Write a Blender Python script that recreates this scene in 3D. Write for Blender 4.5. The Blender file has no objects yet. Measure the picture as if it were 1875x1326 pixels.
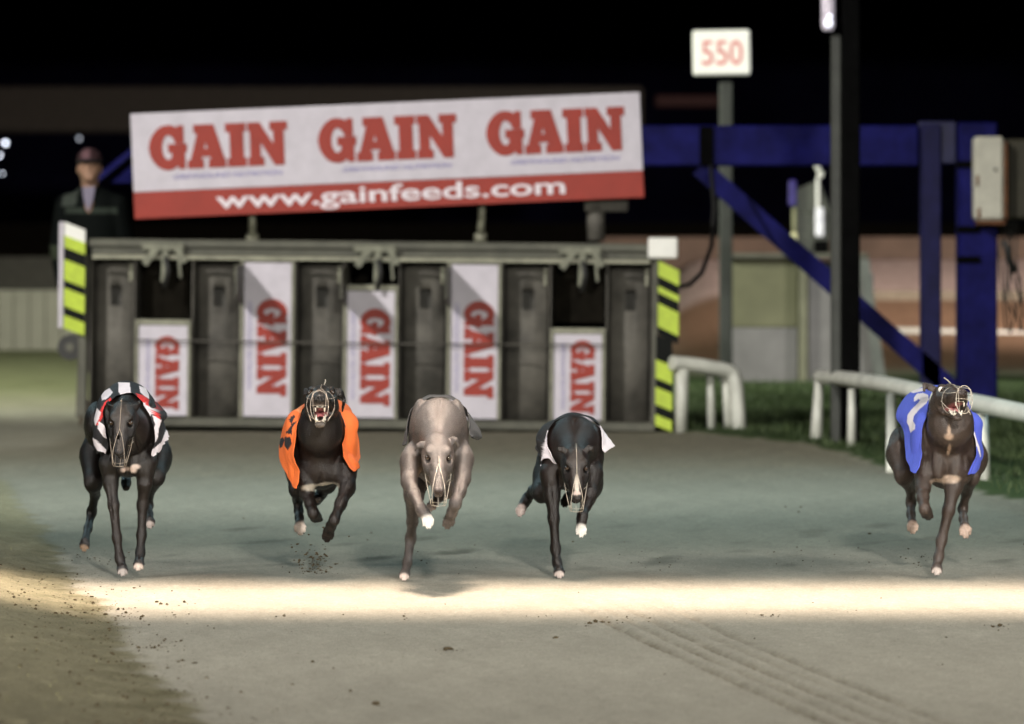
import bpy, math, random
import numpy as np
from mathutils import Vector, Matrix

R = math.radians
sc = bpy.context.scene
col = sc.collection
rng = np.random.default_rng(7)
random.seed(7)

# ------------------------------------------------------------------ camera
F = 9600.0                      # focal length in pixels of the 1875 px wide photograph
CAMZ = 1.30
cam = bpy.data.cameras.new('camera')
cam.sensor_width = 36.0
cam.lens = F / 1875.0 * 36.0
cam.shift_y = -229.0 / 1875.0
cam.clip_start = 0.5
cam.clip_end = 2000
cam.dof.use_dof = True
cam.dof.focus_distance = 19.2
cam.dof.aperture_fstop = 3.9
cam.dof.aperture_blades = 0
camo = bpy.data.objects.new('camera', cam)
col.objects.link(camo)
camo.location = (0, 0, CAMZ)
camo.rotation_euler = (R(90), 0, 0)
sc.camera = camo

# ------------------------------------------------------------------ night sky
w = bpy.data.worlds.new('World')
sc.world = w
w.use_nodes = True
nt = w.node_tree
bg = nt.nodes['Background']
sky = nt.nodes.new('ShaderNodeTexSky')
sky.sky_type = 'NISHITA'
sky.sun_disc = False
sky.sun_elevation = R(-5)
sky.sun_rotation = R(150)
nt.links.new(sky.outputs[0], bg.inputs[0])
bg.inputs[1].default_value = 0.08

sc.view_settings.view_transform = 'Standard'
sc.view_settings.look = 'None'
sc.view_settings.exposure = 0.14
sc.view_settings.gamma = 1.0

# ------------------------------------------------------------------ floodlights of the stadium (on masts out of frame), plus one added fill spot
def spot(name, loc, target, power, color, size=30, blend=0.6, radius=0.5):
    l = bpy.data.lights.new(name, 'SPOT')
    l.energy = power
    l.color = color
    l.spot_size = R(size)
    l.spot_blend = blend
    l.shadow_soft_size = radius
    o = bpy.data.objects.new(name, l)
    col.objects.link(o)
    o.location = loc
    o.rotation_euler = (Vector(target) - Vector(loc)).to_track_quat('-Z', 'Y').to_euler()
    return o

spot('floodlight_key', (-13, 16, 13), (0, 33, 0.5), 19500, (1.0, 0.96, 0.92), 44, 0.6, 0.35)
spot('floodlight_front', (2.2, -1, 6.5), (0.3, 19.2, 0.3), 19500, (1.0, 0.965, 0.90), 34, 0.9, 0.45)
spot('floodlight_side', (8.5, 14, 6.0), (0.2, 19.3, 0.3), 3000, (1.0, 0.965, 0.90), 75, 0.9, 2.2)
spot('floodlight_side', (-8.5, 14, 6.0), (-0.2, 19.3, 0.3), 3000, (1.0, 0.97, 0.93), 75, 0.9, 2.2)
spot('floodlight_cool', (7, 31, 9.0), (0.5, 25, 0), 3400, (0.62, 0.92, 1.0), 48, 0.9, 3.5)
spot('floodlight_cool', (-7, 32, 9.0), (-0.5, 25, 0), 3400, (0.62, 0.92, 1.0), 48, 0.9, 3.5)
spot('floodlight_bend', (12, 50, 8.0), (7.0, 62, 0.5), 16000, (1.0, 0.86, 0.80), 75, 0.8, 0.5)
spot('floodlight_infield', (-14, 40, 8.0), (-5.0, 47, 0.0), 17000, (0.98, 1.0, 0.86), 96, 0.8, 0.5)
spot('added_marker_fill', (13, 36, 8.5), (3.2, 45.5, 1.6), 7000, (1.0, 1.0, 0.95), 24, 0.6, 0.4)  # added, unseen spot that brightens the distance marker, hut and mast
# the finish-line strip light: a long lamp over the track throwing a narrow band
al = bpy.data.lights.new('finish_line_light', 'AREA')
al.shape = 'RECTANGLE'
al.size = 9.0
al.size_y = 1.42
al.spread = R(20)
al.energy = 190
al.color = (1.0, 0.80, 0.65)
alo = bpy.data.objects.new('finish_line_light', al)
col.objects.link(alo)
alo.location = (0, 18.85, 4.2)

# ------------------------------------------------------------------ helpers
def at(px, py, d):
    s = F / d
    return Vector(((px - 937.5) / s, d, CAMZ - (py - 434.0) / s))

def tag(o, label=None, cat=None, group=None, kind=None):
    if label: o['label'] = label
    if cat: o['category'] = cat
    if group: o['group'] = group
    if kind: o['kind'] = kind
    return o

def empty(name, loc, rot=(0, 0, 0)):
    o = bpy.data.objects.new(name, None)
    col.objects.link(o)
    o.location = loc
    o.rotation_euler = rot
    o.empty_display_size = 0.1
    return o

def link(name, me, mats, parent=None, world=True):
    """link a mesh; vertices are given in world space when parent is a located Empty and world is True"""
    o = bpy.data.objects.new(name, me)
    col.objects.link(o)
    if not isinstance(mats, (list, tuple)): mats = [mats]
    for m in mats: me.materials.append(m)
    if parent is not None:
        o.parent = parent
        if world:
            p = parent
            m4 = Matrix.LocRotScale(p.location, p.rotation_euler, p.scale)
            if p.parent is not None:
                q = p.parent
                m4 = Matrix.LocRotScale(q.location, q.rotation_euler, q.scale) @ m4
            me.transform(m4.inverted())
    return o

class MB:
    """collects simple solids as one mesh"""
    def __init__(s): s.v = []; s.f = []; s.m = []; s.sm = []
    def add(s, v, f, m=0, smooth=False):
        b = len(s.v)
        s.v += [tuple(x) for x in v]
        s.f += [tuple(i + b for i in q) for q in f]
        s.m += [m] * len(f); s.sm += [smooth] * len(f)
    def box(s, x0, x1, y0, y1, z0, z1, m=0, bev=0.0):
        if bev > 0:
            b = min(bev, (x1-x0)/2.1, (y1-y0)/2.1, (z1-z0)/2.1)
            vs = []; idx = {}
            for ix, X in enumerate((x0, x1)):
                for iy, Y in enumerate((y0, y1)):
                    for iz, Z in enumerate((z0, z1)):
                        sx, sy, sz = (1, -1)[ix], (1, -1)[iy], (1, -1)[iz]
                        for a in range(3):
                            p = [X + sx*b, Y + sy*b, Z + sz*b]
                            p[a] = (X, Y, Z)[a]
                            idx[ix, iy, iz, a] = len(vs); vs.append(tuple(p))
            fs = []
            for a in range(3):
                for e in (0, 1):
                    o1, o2 = [q for q in range(3) if q != a]
                    ring = []
                    for (c1, c2) in ((0, 0), (1, 0), (1, 1), (0, 1)):
                        k = [0, 0, 0]; k[a] = e; k[o1] = c1; k[o2] = c2
                        ring.append(idx[k[0], k[1], k[2], a])
                    fs.append(tuple(ring))
            for a in range(3):
                o1, o2 = [q for q in range(3) if q != a]
                for c1 in (0, 1):
                    for c2 in (0, 1):
                        k0 = [0, 0, 0]; k0[o1] = c1; k0[o2] = c2; k1 = list(k0); k1[a] = 1
                        fs.append((idx[tuple(k0)+(o1,)], idx[tuple(k1)+(o1,)], idx[tuple(k1)+(o2,)], idx[tuple(k0)+(o2,)]))
            for k in [(i, j, l) for i in (0, 1) for j in (0, 1) for l in (0, 1)]:
                fs.append((idx[k+(0,)], idx[k+(1,)], idx[k+(2,)]))
            s.add(vs, fs, m)
        else:
            v = [(x0,y0,z0),(x1,y0,z0),(x1,y1,z0),(x0,y1,z0),(x0,y0,z1),(x1,y0,z1),(x1,y1,z1),(x0,y1,z1)]
            s.add(v, [(0,3,2,1),(4,5,6,7),(0,1,5,4),(1,2,6,5),(2,3,7,6),(3,0,4,7)], m)
    def tube(s, pts, r, n=12, m=0, cap=True, flat=1.0):
        pts = [Vector(p) for p in pts]
        if not isinstance(r, (list, tuple)): r = [r] * len(pts)
        base = len(s.v)
        up = Vector((0, 0, 1))
        prevx = None
        vs = []
        for i, p in enumerate(pts):
            t = (pts[min(i+1, len(pts)-1)] - pts[max(i-1, 0)]).normalized()
            if prevx is None:
                ref = up if abs(t.z) < 0.9 else Vector((1, 0, 0))
                x = t.cross(ref).normalized()
            else:
                x = (prevx - t * prevx.dot(t)).normalized()
            prevx = x
            y = t.cross(x).normalized()
            for k in range(n):
                a = 2*math.pi*k/n
                vs.append(tuple(p + x*(math.cos(a)*r[i]) + y*(math.sin(a)*r[i]*flat)))
        fs = []
        for i in range(len(pts)-1):
            for k in range(n):
                fs.append((i*n+k, i*n+(k+1) % n, (i+1)*n+(k+1) % n, (i+1)*n+k))
        s.add(vs, fs, m, True)
        if cap:
            b = len(s.v)
            s.f.append(tuple(base + k for k in range(n))[::-1]); s.m.append(m); s.sm.append(False)
            s.f.append(tuple(base + (len(pts)-1)*n + k for k in range(n))); s.m.append(m); s.sm.append(False)
    def bar(s, a, b, wx, wy, m=0):
        """rectangular bar between two points; wx across in the x/z plane, wy along y"""
        a = Vector(a); b = Vector(b)
        t = (b - a).normalized()
        yv = Vector((0, 1, 0))
        if abs(t.y) > 0.95: yv = Vector((0, 0, 1))
        x = t.cross(yv).normalized(); yv = x.cross(t).normalized()
        v = []
        for p in (a, b):
            for (i, j) in ((-1,-1),(1,-1),(1,1),(-1,1)):
                v.append(tuple(p + x*(i*wx/2) + yv*(j*wy/2)))
        s.add(v, [(0,3,2,1),(4,5,6,7),(0,1,5,4),(1,2,6,5),(2,3,7,6),(3,0,4,7)], m)
    def prism(s, poly, y0, y1, m=0):
        n = len(poly)
        v = [(x, y0, z) for x, z in poly] + [(x, y1, z) for x, z in poly]
        f = [tuple(range(n)), tuple(range(n, 2*n))[::-1]] + [(i, i+n, (i+1) % n + n, (i+1) % n) for i in range(n)]
        s.add(v, f, m)
    def build(s, name, mats, parent=None, world=True):
        me = bpy.data.meshes.new(name)
        me.from_pydata(s.v, [], s.f)
        me.polygons.foreach_set('material_index', s.m)
        me.polygons.foreach_set('use_smooth', s.sm)
        import bmesh
        bm = bmesh.new(); bm.from_mesh(me)
        bmesh.ops.recalc_face_normals(bm, faces=bm.faces)
        bm.to_mesh(me); bm.free()
        me.update()
        return link(name, me, mats, parent, world)

# ------------------------------------------------------------------ materials
def mat(name, color, rough=0.6, metal=0.0, var=0.15, scale=8.0, bump=0.0, bscale=60.0, spec=0.5, color2=None, coord='Object', emit=None, estr=0.0, attr=None, sheen=0.0, detail=6.0):
    m = bpy.data.materials.new(name)
    m.use_nodes = True
    n = m.node_tree; N = n.nodes; L = n.links
    b = N['Principled BSDF']
    b.inputs['Roughness'].default_value = rough
    b.inputs['Metallic'].default_value = metal
    b.inputs['Specular IOR Level'].default_value = spec
    if sheen: b.inputs['Sheen Weight'].default_value = sheen
    tc = N.new('ShaderNodeTexCoord')
    no = N.new('ShaderNodeTexNoise'); no.inputs['Scale'].default_value = scale; no.inputs['Detail'].default_value = detail
    no.inputs['Roughness'].default_value = 0.65
    L.new(tc.outputs[coord], no.inputs['Vector'])
    c1 = tuple(color[:3]) + (1,)
    mix = N.new('ShaderNodeMix'); mix.data_type = 'RGBA'
    ramp = N.new('ShaderNodeValToRGB')
    ramp.color_ramp.elements[0].position = 0.35; ramp.color_ramp.elements[1].position = 0.68
    L.new(no.outputs['Fac'], ramp.inputs[0]); L.new(ramp.outputs[0], mix.inputs[0])
    if attr:
        at_ = N.new('ShaderNodeAttribute'); at_.attribute_name = attr
        mul = N.new('ShaderNodeMix'); mul.data_type = 'RGBA'; mul.blend_type = 'MULTIPLY'; mul.inputs[0].default_value = 1
        L.new(at_.outputs['Color'], mul.inputs[6])
        k = 1 - var
        mul.inputs[7].default_value = (k, k, k, 1)
        L.new(mul.outputs[2], mix.inputs[6]); L.new(at_.outputs['Color'], mix.inputs[7])
    else:
        mix.inputs[6].default_value = tuple(c * (1 - var) for c in color[:3]) + (1,)
        c2 = color2 if color2 else tuple(min(1, c * (1 + var)) for c in color[:3])
        mix.inputs[7].default_value = tuple(c2[:3]) + (1,)
    L.new(mix.outputs[2], b.inputs['Base Color'])
    if bump:
        nb = N.new('ShaderNodeTexNoise'); nb.inputs['Scale'].default_value = bscale; nb.inputs['Detail'].default_value = 5
        L.new(tc.outputs[coord], nb.inputs['Vector'])
        bu = N.new('ShaderNodeBump'); bu.inputs['Strength'].default_value = min(1, bump); bu.inputs['Distance'].default_value = 0.01
        L.new(nb.outputs['Fac'], bu.inputs['Height']); L.new(bu.outputs[0], b.inputs['Normal'])
    if emit:
        b.inputs['Emission Color'].default_value = tuple(emit[:3]) + (1,)
        b.inputs['Emission Strength'].default_value = estr
    return m

M = {}
M['galv'] = mat('galvanised_steel', (0.085, 0.085, 0.063), 0.6, 0.1, 0.25, 6, 0.1, 30)
M['galv_light'] = mat('light_steel_trim', (0.24, 0.24, 0.175), 0.5, 0.2, 0.25, 9)
M['galv_dark'] = mat('trap_door_steel', (0.098, 0.092, 0.077), 0.75, 0.1, 0.5, 3, 0.1, 25)
M['black'] = mat('black_paint', (0.0025, 0.0025, 0.0025), 0.9, 0, 0.3, 10, spec=0.03)
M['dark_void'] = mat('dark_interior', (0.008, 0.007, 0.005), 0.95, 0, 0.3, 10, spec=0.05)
M['white_print'] = mat('white_printed_board', (0.54, 0.51, 0.56), 0.6, 0, 0.08, 7)
M['red_print'] = mat('red_print', (0.29, 0.024, 0.011), 0.6, 0, 0.1, 5)
M['blue_print'] = mat('blue_print', (0.22, 0.20, 0.42), 0.6, 0, 0.1, 5)
M['white_lett'] = mat('white_lettering', (0.72, 0.66, 0.70), 0.6, 0, 0.05, 4)
M['hazard_yellow'] = mat('reflective_yellow_green', (0.42, 0.55, 0.03), 0.5, 0, 0.12, 14)
M['hazard_black'] = mat('hazard_black', (0.004, 0.005, 0.004), 0.7, 0, 0.3, 10, spec=0.15)
M['white_plastic'] = mat('white_plastic_rail', (0.56, 0.57, 0.50), 0.35, 0, 0.15, 5, 0.05, 20)
M['blue_steel'] = mat('blue_painted_steel', (0.0075, 0.0078, 0.080), 0.6, 0, 0.4, 4, 0.1, 20, spec=0.08)
M['grey_panel'] = mat('grey_panel', (0.15, 0.145, 0.14), 0.7, 0, 0.15, 3)
M['green_panel'] = mat('yellow_green_panel', (0.115, 0.115, 0.062), 0.7, 0, 0.12, 4)
M['sign_white'] = mat('sign_white', (0.80, 0.80, 0.74), 0.5, 0, 0.04, 6)
M['sign_red'] = mat('sign_faded_red', (0.62, 0.20, 0.18), 0.6, 0, 0.1, 12)
M['post_grey'] = mat('post_grey', (0.12, 0.13, 0.115), 0.5, 0.2, 0.2, 8)
M['rubber'] = mat('rubber', (0.02, 0.02, 0.018), 0.6, 0, 0.3, 10)
# ------------------------------------------------------------------ implicit surfaces for bodies (smooth union, then surface nets)
def V3(p): return np.array([p[0], p[1], p[2]], dtype=np.float32)

class Sdf:
    def __init__(s): s.pr = []
    def cone(s, a, b, ra, rb, k=0.02, sub=False):
        """tapered round limb"""
        s.pr.append(('c', V3(a), V3(b), float(ra), float(rb), k, sub)); return s
    def chain(s, pts, k=0.02):
        for (a, ra), (b, rb) in zip(pts[:-1], pts[1:]): s.cone(a, b, ra, rb, k)
        return s
    def ell(s, c, r, rot=None, k=0.02, sub=False):
        rot = np.eye(3, dtype=np.float32) if rot is None else np.array(rot, dtype=np.float32)
        s.pr.append(('e', V3(c), np.array(r, dtype=np.float32), rot, k, sub)); return s
    def sect(s, a, b, ra, rb, side=(1, 0, 0), k=0.03):
        """limb with an elliptic section: ra/rb = (along side, across)"""
        s.pr.append(('s', V3(a), V3(b), ra, rb, V3(side), k, False)); return s
    @staticmethod
    def one(pr, P):
        if pr[0] == 'c':
            _, a, b, ra, rb, k, sub = pr
            ba = b - a; t = np.clip(((P - a) @ ba) / max(1e-9, float(ba @ ba)), 0, 1)
            return np.linalg.norm(P - a - t[..., None]*ba, axis=-1) - (ra + (rb-ra)*t)
        if pr[0] == 'e':
            _, c, r, rot, k, sub = pr
            q = (P - c) @ rot.T
            k0 = np.linalg.norm(q / r, axis=-1); k1 = np.linalg.norm(q / (r*r), axis=-1) + 1e-6
            return k0*(k0-1)/k1
        _, a, b, ra, rb, side, k, sub = pr
        ba = b - a; L = math.sqrt(float(ba @ ba)) + 1e-9; tn = ba / L
        sd = side - tn*float(side @ tn); sd /= np.linalg.norm(sd); up = np.cross(tn, sd)
        t = np.clip(((P - a) @ ba) / (L*L), 0, 1)
        v = P - a - t[..., None]*ba
        rx = ra[0] + (rb[0]-ra[0])*t; rz = ra[1] + (rb[1]-ra[1])*t
        mn = np.minimum(rx, rz)
        X = v @ sd; Y = v @ up; Z = v @ tn
        k0 = np.sqrt((X/rx)**2 + (Y/rz)**2 + (Z/mn)**2); k1 = np.sqrt((X/rx**2)**2 + (Y/rz**2)**2 + (Z/mn**2)**2) + 1e-6
        return k0*(k0-1)/k1
    @staticmethod
    def comb(d, e, k, sub):
        if sub:
            h = np.clip(0.5 - 0.5*(d + e)/k, 0, 1)
            return d*(1-h) - e*h + k*h*(1-h)
        h = np.clip(0.5 + 0.5*(d - e)/k, 0, 1)
        return d*(1-h) + e*h - k*h*(1-h)
    @staticmethod
    def bounds(pr):
        if pr[0] == 'c':
            _, a, b, ra, rb, k, _s = pr
            return np.minimum(a-ra, b-rb), np.maximum(a+ra, b+rb)
        if pr[0] == 'e':
            m = float(pr[2].max()); return pr[1]-m, pr[1]+m
        _, a, b, ra, rb, side, k, _s = pr
        return np.minimum(a-max(ra), b-max(rb)), np.maximum(a+max(ra), b+max(rb))
    def ev(s, P):
        P = np.asarray(P, dtype=np.float32)
        d = np.full(P.shape[:-1], 1.0, dtype=np.float32)
        for pr in s.pr: d = s.comb(d, s.one(pr, P), pr[-2], pr[-1])
        return d
    def grad(s, P, e=0.002):
        g = np.zeros_like(P)
        for a in range(3):
            o = np.zeros(3, dtype=np.float32); o[a] = e
            g[..., a] = s.ev(P+o) - s.ev(P-o)
        return g / (np.linalg.norm(g, axis=-1, keepdims=True) + 1e-9)
    def mesh(s, h=0.004):
        lo = np.min([s.bounds(p)[0] for p in s.pr if not p[-1]], axis=0) - 0.03
        hi = np.max([s.bounds(p)[1] for p in s.pr if not p[-1]], axis=0) + 0.03
        n = np.ceil((hi - lo)/h).astype(int) + 1
        ax = [lo[i] + h*np.arange(n[i], dtype=np.float32) for i in range(3)]
        D = np.full(tuple(n), 0.05, dtype=np.float32)
        for pr in s.pr:
            k = pr[-2]
            b0, b1 = s.bounds(pr); mg = k + 0.012
            i0 = np.clip(np.floor((b0-mg-lo)/h).astype(int), 0, n); i1 = np.clip(np.ceil((b1+mg-lo)/h).astype(int)+1, 0, n)
            if (i1 <= i0).any(): continue
            sl = tuple(slice(a, b) for a, b in zip(i0, i1))
            G = np.stack(np.meshgrid(*[ax[i][sl[i]] for i in range(3)], indexing='ij'), axis=-1)
            D[sl] = s.comb(D[sl], s.one(pr, G), k, pr[-1])
        # surface nets
        neg = D < 0
        c = [slice(0, -1), slice(1, None)]
        cnt = np.zeros(tuple(n-1), dtype=np.int8)
        for i in (0, 1):
            for j in (0, 1):
                for l in (0, 1): cnt += neg[c[i], c[j], c[l]]
        act = np.argwhere((cnt > 0) & (cnt < 8))
        vid = np.full(tuple(n-1), -1, dtype=np.int32); vid[tuple(act.T)] = np.arange(len(act))
        acc = np.zeros((len(act), 3)); wt = np.zeros(len(act))
        cor = [(i, j, l) for i in (0, 1) for j in (0, 1) for l in (0, 1)]
        for p in cor:
            for a in range(3):
                if p[a] == 0:
                    q = list(p); q[a] = 1
                    d0 = D[tuple((act + p).T)]; d1 = D[tuple((act + q).T)]
                    m = (d0 < 0) != (d1 < 0)
                    t = d0[m]/(d0[m]-d1[m])
                    pos = np.tile(np.array(p, float), (m.sum(), 1)); pos[:, a] = t
                    acc[m] += pos; wt[m] += 1
        v = (act + acc/wt[:, None])*h + lo
        faces = []
        for a in range(3):
            b_, c_ = (a+1) % 3, (a+2) % 3
            s0 = [slice(None)]*3; s1 = [slice(None)]*3; s0[a] = slice(0, -1); s1[a] = slice(1, None)
            e = neg[tuple(s0)] != neg[tuple(s1)]
            E = np.argwhere(e)
            ok = (E[:, b_] > 0) & (E[:, c_] > 0) & (E[:, b_] < n[b_]-1) & (E[:, c_] < n[c_]-1)
            E = E[ok]
            inside0 = neg[tuple(E.T)]
            ub = np.zeros(3, int); ub[b_] = 1; uc = np.zeros(3, int); uc[c_] = 1
            q = np.stack([vid[tuple((E-ub-uc).T)], vid[tuple((E-uc).T)], vid[tuple(E.T)], vid[tuple((E-ub).T)]], axis=1)
            q[~inside0] = q[~inside0][:, ::-1]
            faces.append(q)
        return v.astype(np.float32), np.concatenate(faces)

def np_mesh(name, v, f, smooth=True):
    me = bpy.data.meshes.new(name)
    me.vertices.add(len(v)); me.vertices.foreach_set('co', np.asarray(v, dtype=np.float32).ravel())
    k = f.shape[1]
    me.loops.add(len(f)*k); me.loops.foreach_set('vertex_index', f.astype(np.int32).ravel())
    me.polygons.add(len(f)); me.polygons.foreach_set('loop_start', np.arange(0, len(f)*k, k, dtype=np.int32))
    me.update(calc_edges=True); me.validate()
    me.polygons.foreach_set('use_smooth', np.full(len(me.polygons), smooth))
    return me

def vcol(me, name, c):
    a = me.color_attributes.new(name, 'FLOAT_COLOR', 'POINT')
    rgba = np.ones((len(me.vertices), 4), dtype=np.float32); rgba[:, :3] = c
    a.data.foreach_set('color', rgba.ravel())

def vnoise(P, f, seed=0):
    """cheap smooth value noise from sums of sines"""
    P = np.asarray(P, dtype=np.float64)
    r = np.random.default_rng(seed); o = 0
    for i in range(6):
        k = r.normal(size=3); k /= np.linalg.norm(k)
        o = o + np.sin(P @ k * f * (1 + 0.35*i) + r.uniform(0, 6.28))
    return o / 6
# ------------------------------------------------------------------ greyhounds
M['coat'] = mat('short_coat', (1, 1, 1), 0.35, 0, 0.35, 40, 0.4, 260, spec=0.50, attr='coat', sheen=0.0)
M['fur'] = mat('fur_hair', (1, 1, 1), 0.44, 0, 0.1, 40, 0, 260, spec=0.42, attr='coat')
M['eye'] = mat('dog_eye', (0.02, 0.010, 0.005), 0.05, 0, 0.1, 5, spec=1.0)
M['eye_rim'] = mat('dog_eye_white', (0.7, 0.66, 0.6), 0.2, 0, 0.1, 5)
M['wire'] = mat('muzzle_wire', (0.42, 0.38, 0.32), 0.4, 0.15, 0.3, 60)
M['wire_dull'] = mat('dull_muzzle_wire', (0.33, 0.28, 0.23), 0.4, 0.2, 0.2, 40)
M['tongue_pink'] = mat('pink_tongue', (.62, .27, .27), .35, 0, .12, 60)
M['gum'] = mat('gum', (0.50, 0.30, 0.27), 0.35, 0, .2, 60)
M['tongue'] = mat('tongue', (0.40, 0.13, 0.13), 0.3, 0, 0.15, 60, 0.3, 200)
M['mouth'] = mat('mouth_lining', (0.20, 0.045, 0.045), 0.35, 0, 0.3, 40, 0.3, 150)
M['tooth'] = mat('tooth', (0.82, 0.76, 0.64), 0.3, 0, 0.06, 40)
M['cloth'] = mat('jacket_cloth', (1, 1, 1), 0.65, 0, 0.10, 20, 0.4, 240, attr='dye')

def unit(v):
    v = np.asarray(v, float); return v/np.linalg.norm(v)

def make_dog(S):
    d0 = S['d0']
    A = lambda px, py, dd=0.0: np.array(at(px, py, d0 + dd))
    B = Sdf()
    cx, cy = S['chest']; cw, ch = S['cw'], S['ch']
    hx, hy = S['hips']; hw, hh = S['hw'], S['hh']
    pc = A(cx, cy, .16)
    st = [(A(hx, hy, .72), (hw*.85, hh*.75)), (A(hx, hy-2, .62), (hw*.95, hh)),
          (A((cx+hx)/2, (cy*.45+hy*.55)-4, .48), (cw*.72, ch*.62)), (A(cx, cy-4, .30), (cw*1.0, ch*.92)), (A(cx, cy, .16), (cw*.92, ch)), (A(cx, cy+4, .09), (cw*.62, ch*.72))]
    for (a, ra), (b, rb) in zip(st[:-1], st[1:]): B.sect(a, b, ra, rb, k=.035)
    # head frame
    O = A(*S['head'][:2], S['head'][2]); yaw, pit, rol = [R(x) for x in S['rot']]
    f = unit((math.sin(yaw)*math.cos(pit), -math.cos(yaw)*math.cos(pit), math.sin(pit)))
    s0 = unit(np.cross((0, 0, 1), -f)); s0 = unit((math.cos(yaw), math.sin(yaw), 0)); u0 = np.cross(f, s0); u0 = unit(u0 if u0[2] > 0 or abs(pit) > 1.3 else -u0)
    s = s0*math.cos(rol) + u0*math.sin(rol); u = u0*math.cos(rol) - s0*math.sin(rol)
    hs = S.get('hs', 1.0)
    H = lambda a, b, c: O + (s*a + f*b + u*c)*hs
    rot = np.stack([s, f, u])
    E = lambda c, r, k=.012, sub=False: B.ell(H(*c), [x*hs for x in r], rot, k, sub)
    # neck
    nb = A(*S['neck'][:2], S['neck'][2])
    nr = S.get('nr', .075)
    B.sect(nb, H(0, -.035, -.02), (nr, nr*1.15), (.047*hs, .054*hs), k=.03)
    B.sect(A(cx, cy - 10, .2), nb, (cw*.8, ch*.7), (nr*1.05, nr*1.3), k=.04)
    # skull
    E((0, -.01, .0), (.051, .068, .050), .02)
    E((0, .035, -.004), (.044, .05, .040), .02)
    for q in (-1, 1):
        E((q*.034, .038, -.014), (.020, .055, .026), .016)      # cheek bones
        E((q*.031, .026, .033), (.013, .016, .009), .014)       # brow
        E((q*.012, .055, .012), (.014, .045, .014), .014)
        E((q*.033, -.01, -.028), (.022, .04, .028), .016)       # jaw muscle
    B.sect(H(0, .045, -.008), H(0, .105, -.014), (.040*hs, .035*hs), (.0295*hs, .0260*hs), s, k=.014)
    B.sect(H(0, .105, -.014), H(0, .156, -.019), (.0295*hs, .0260*hs), (.0215*hs, .0190*hs), s, k=.010)
    B.sect(H(0, .05, -.024), H(0, .145, -.033), (.028*hs, .022*hs), (.0235*hs, .015*hs), s, k=.010)   # lips
    E((0, .172, -.015), (.0175, .013, .0145), .006)             # nose
    for q in (-1, 1): E((q*.0085, .1835, -.016), (.0045, .006, .0042), .002, True)
    # eye sockets
    for q in (-1, 1):
        E((q*.0370, .052, .018), (.0125, .014, .0100), .005, True)
    # lower jaw
    mo = R(S.get('mouth', 0) or 8)
    J = lambda a, b, c: H(a, .012 + (b-.012)*math.cos(mo) + (c+.036)*math.sin(mo), -.036 - (b-.012)*math.sin(mo) + (c+.036)*math.cos(mo))
    kk = .012 if mo < .2 else .005
    B.sect(J(0, .0, -.044), J(0, .142, -.048), (.030*hs, .019*hs), (.0160*hs, .0095*hs), s, k=kk if mo > .2 else .006)
    if mo > .2:
        B.sect(J(0, .045, -.034), J(0, .14, -.036), (.013*hs, .006*hs), (.008*hs, .005*hs), s, k=.004)
        for q in (-1, 1): B.cone(H(q*.036, .02, -.03), J(q*.026, .05, -.046), .016*hs, .010*hs, .01)
    # ears
    for e in S['ears']:
        pts = [H(*p[:3]) for p in e]
        for i in range(len(pts)-1):
            B.sect(pts[i], pts[i+1], (e[i][3]*1.1, .0045), (e[i+1][3]*1.1, .0032), unit(-f*S.get('es', (.75, .65))[0] + u*S.get('es', (.75, .65))[1]), k=.006)
    # shoulders, haunches and other muscles
    for (px, py, dd, rx, ry, rz) in S['muscle']: B.ell(A(px, py, dd), (rx, ry, rz), None, .030)
    for (px, py, dd, rx, ry, rz) in S.get('fine', []): B.ell(A(px, py, dd), (rx, ry, rz), None, .012)
    # legs
    for L in S['legs']:
        pts = [(A(p[0], p[1], p[2]), p[3]*(.90 if i_ >= 2 else .97)) for i_, p in enumerate(L['pts'])]
        for i, ((a, ra), (b, rb)) in enumerate(zip(pts[:-1], pts[1:])):
            B.sect(a, b, (ra, ra*1.30), (rb, rb*1.18), k=.024 if i == 0 else .020)
        e, er = pts[-1]
        T = unit(L['toe']); side = unit(np.cross(T, (0, 0, 1)) if abs(T[2]) < .93 else (1, 0, 0)); side = side if side[0] > 0 else -side
        upv = unit(np.cross(T, side)); ps = L.get('ps', 1.0)
        if upv[1] > 0 and abs(upv[2]) < .5: upv = -upv
        B.ell(e + T*.006, (er*1.05, er*1.1, er*1.05), None, .010)
        for j, q in enumerate((-1.5, -.5, .5, 1.5)):
            ln = (.038 if j in (1, 2) else .028)*ps
            kn = e + T*ln*.55 + side*q*.0100*ps + upv*.004
            B.cone(e + side*q*.005, kn, .0070*ps, .0070*ps, .004)
            B.cone(kn, e + T*ln*1.08 + side*q*.0100*ps - upv*.005, .0070*ps, .0046*ps, .0018)
        B.ell(e + T*.010*ps - upv*.008*ps, (.014*ps, .014*ps, .011*ps), None, .008)
    def surf(px, py):
        dd = np.linspace(-.5, 1.0, 600); PP = np.array([A(px, py, q) for q in dd]); e_ = B.ev(PP)
        h = np.nonzero(e_ < 0)[0]
        return PP[h[0]] if len(h) else None
    for gl in S.get('grooves', []):
        pts_ = [surf(*p) for p in gl[0]]; pts_ = [p for p in pts_ if p is not None]
        for a_, b_ in zip(pts_[:-1], pts_[1:]): B.cone(a_ - (0, .002, 0), b_ - (0, .002, 0), gl[1], gl[1], .010, True)
    # tail
    if 'tail' in S: B.chain([(A(*p[:3]), p[3]) for p in S['tail']], .01)
    v, fc = B.mesh(.0040)
    gn = B.grad(v); vb = v - O; hd = np.clip((np.linalg.norm(vb, axis=1)-.10)/.08, .25, 1)
    v = v + gn*((vnoise(v, 26, S['seed']+40)*.0012 + vnoise(v*np.array([1.6, 1, .7]), 45, S['seed']+41)*.0005)*hd)[:, None].astype(np.float32)
    me = np_mesh('body', v, fc)
    # coat colours, with some face shading painted in
    base = np.array(S['coat'], float)
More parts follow.
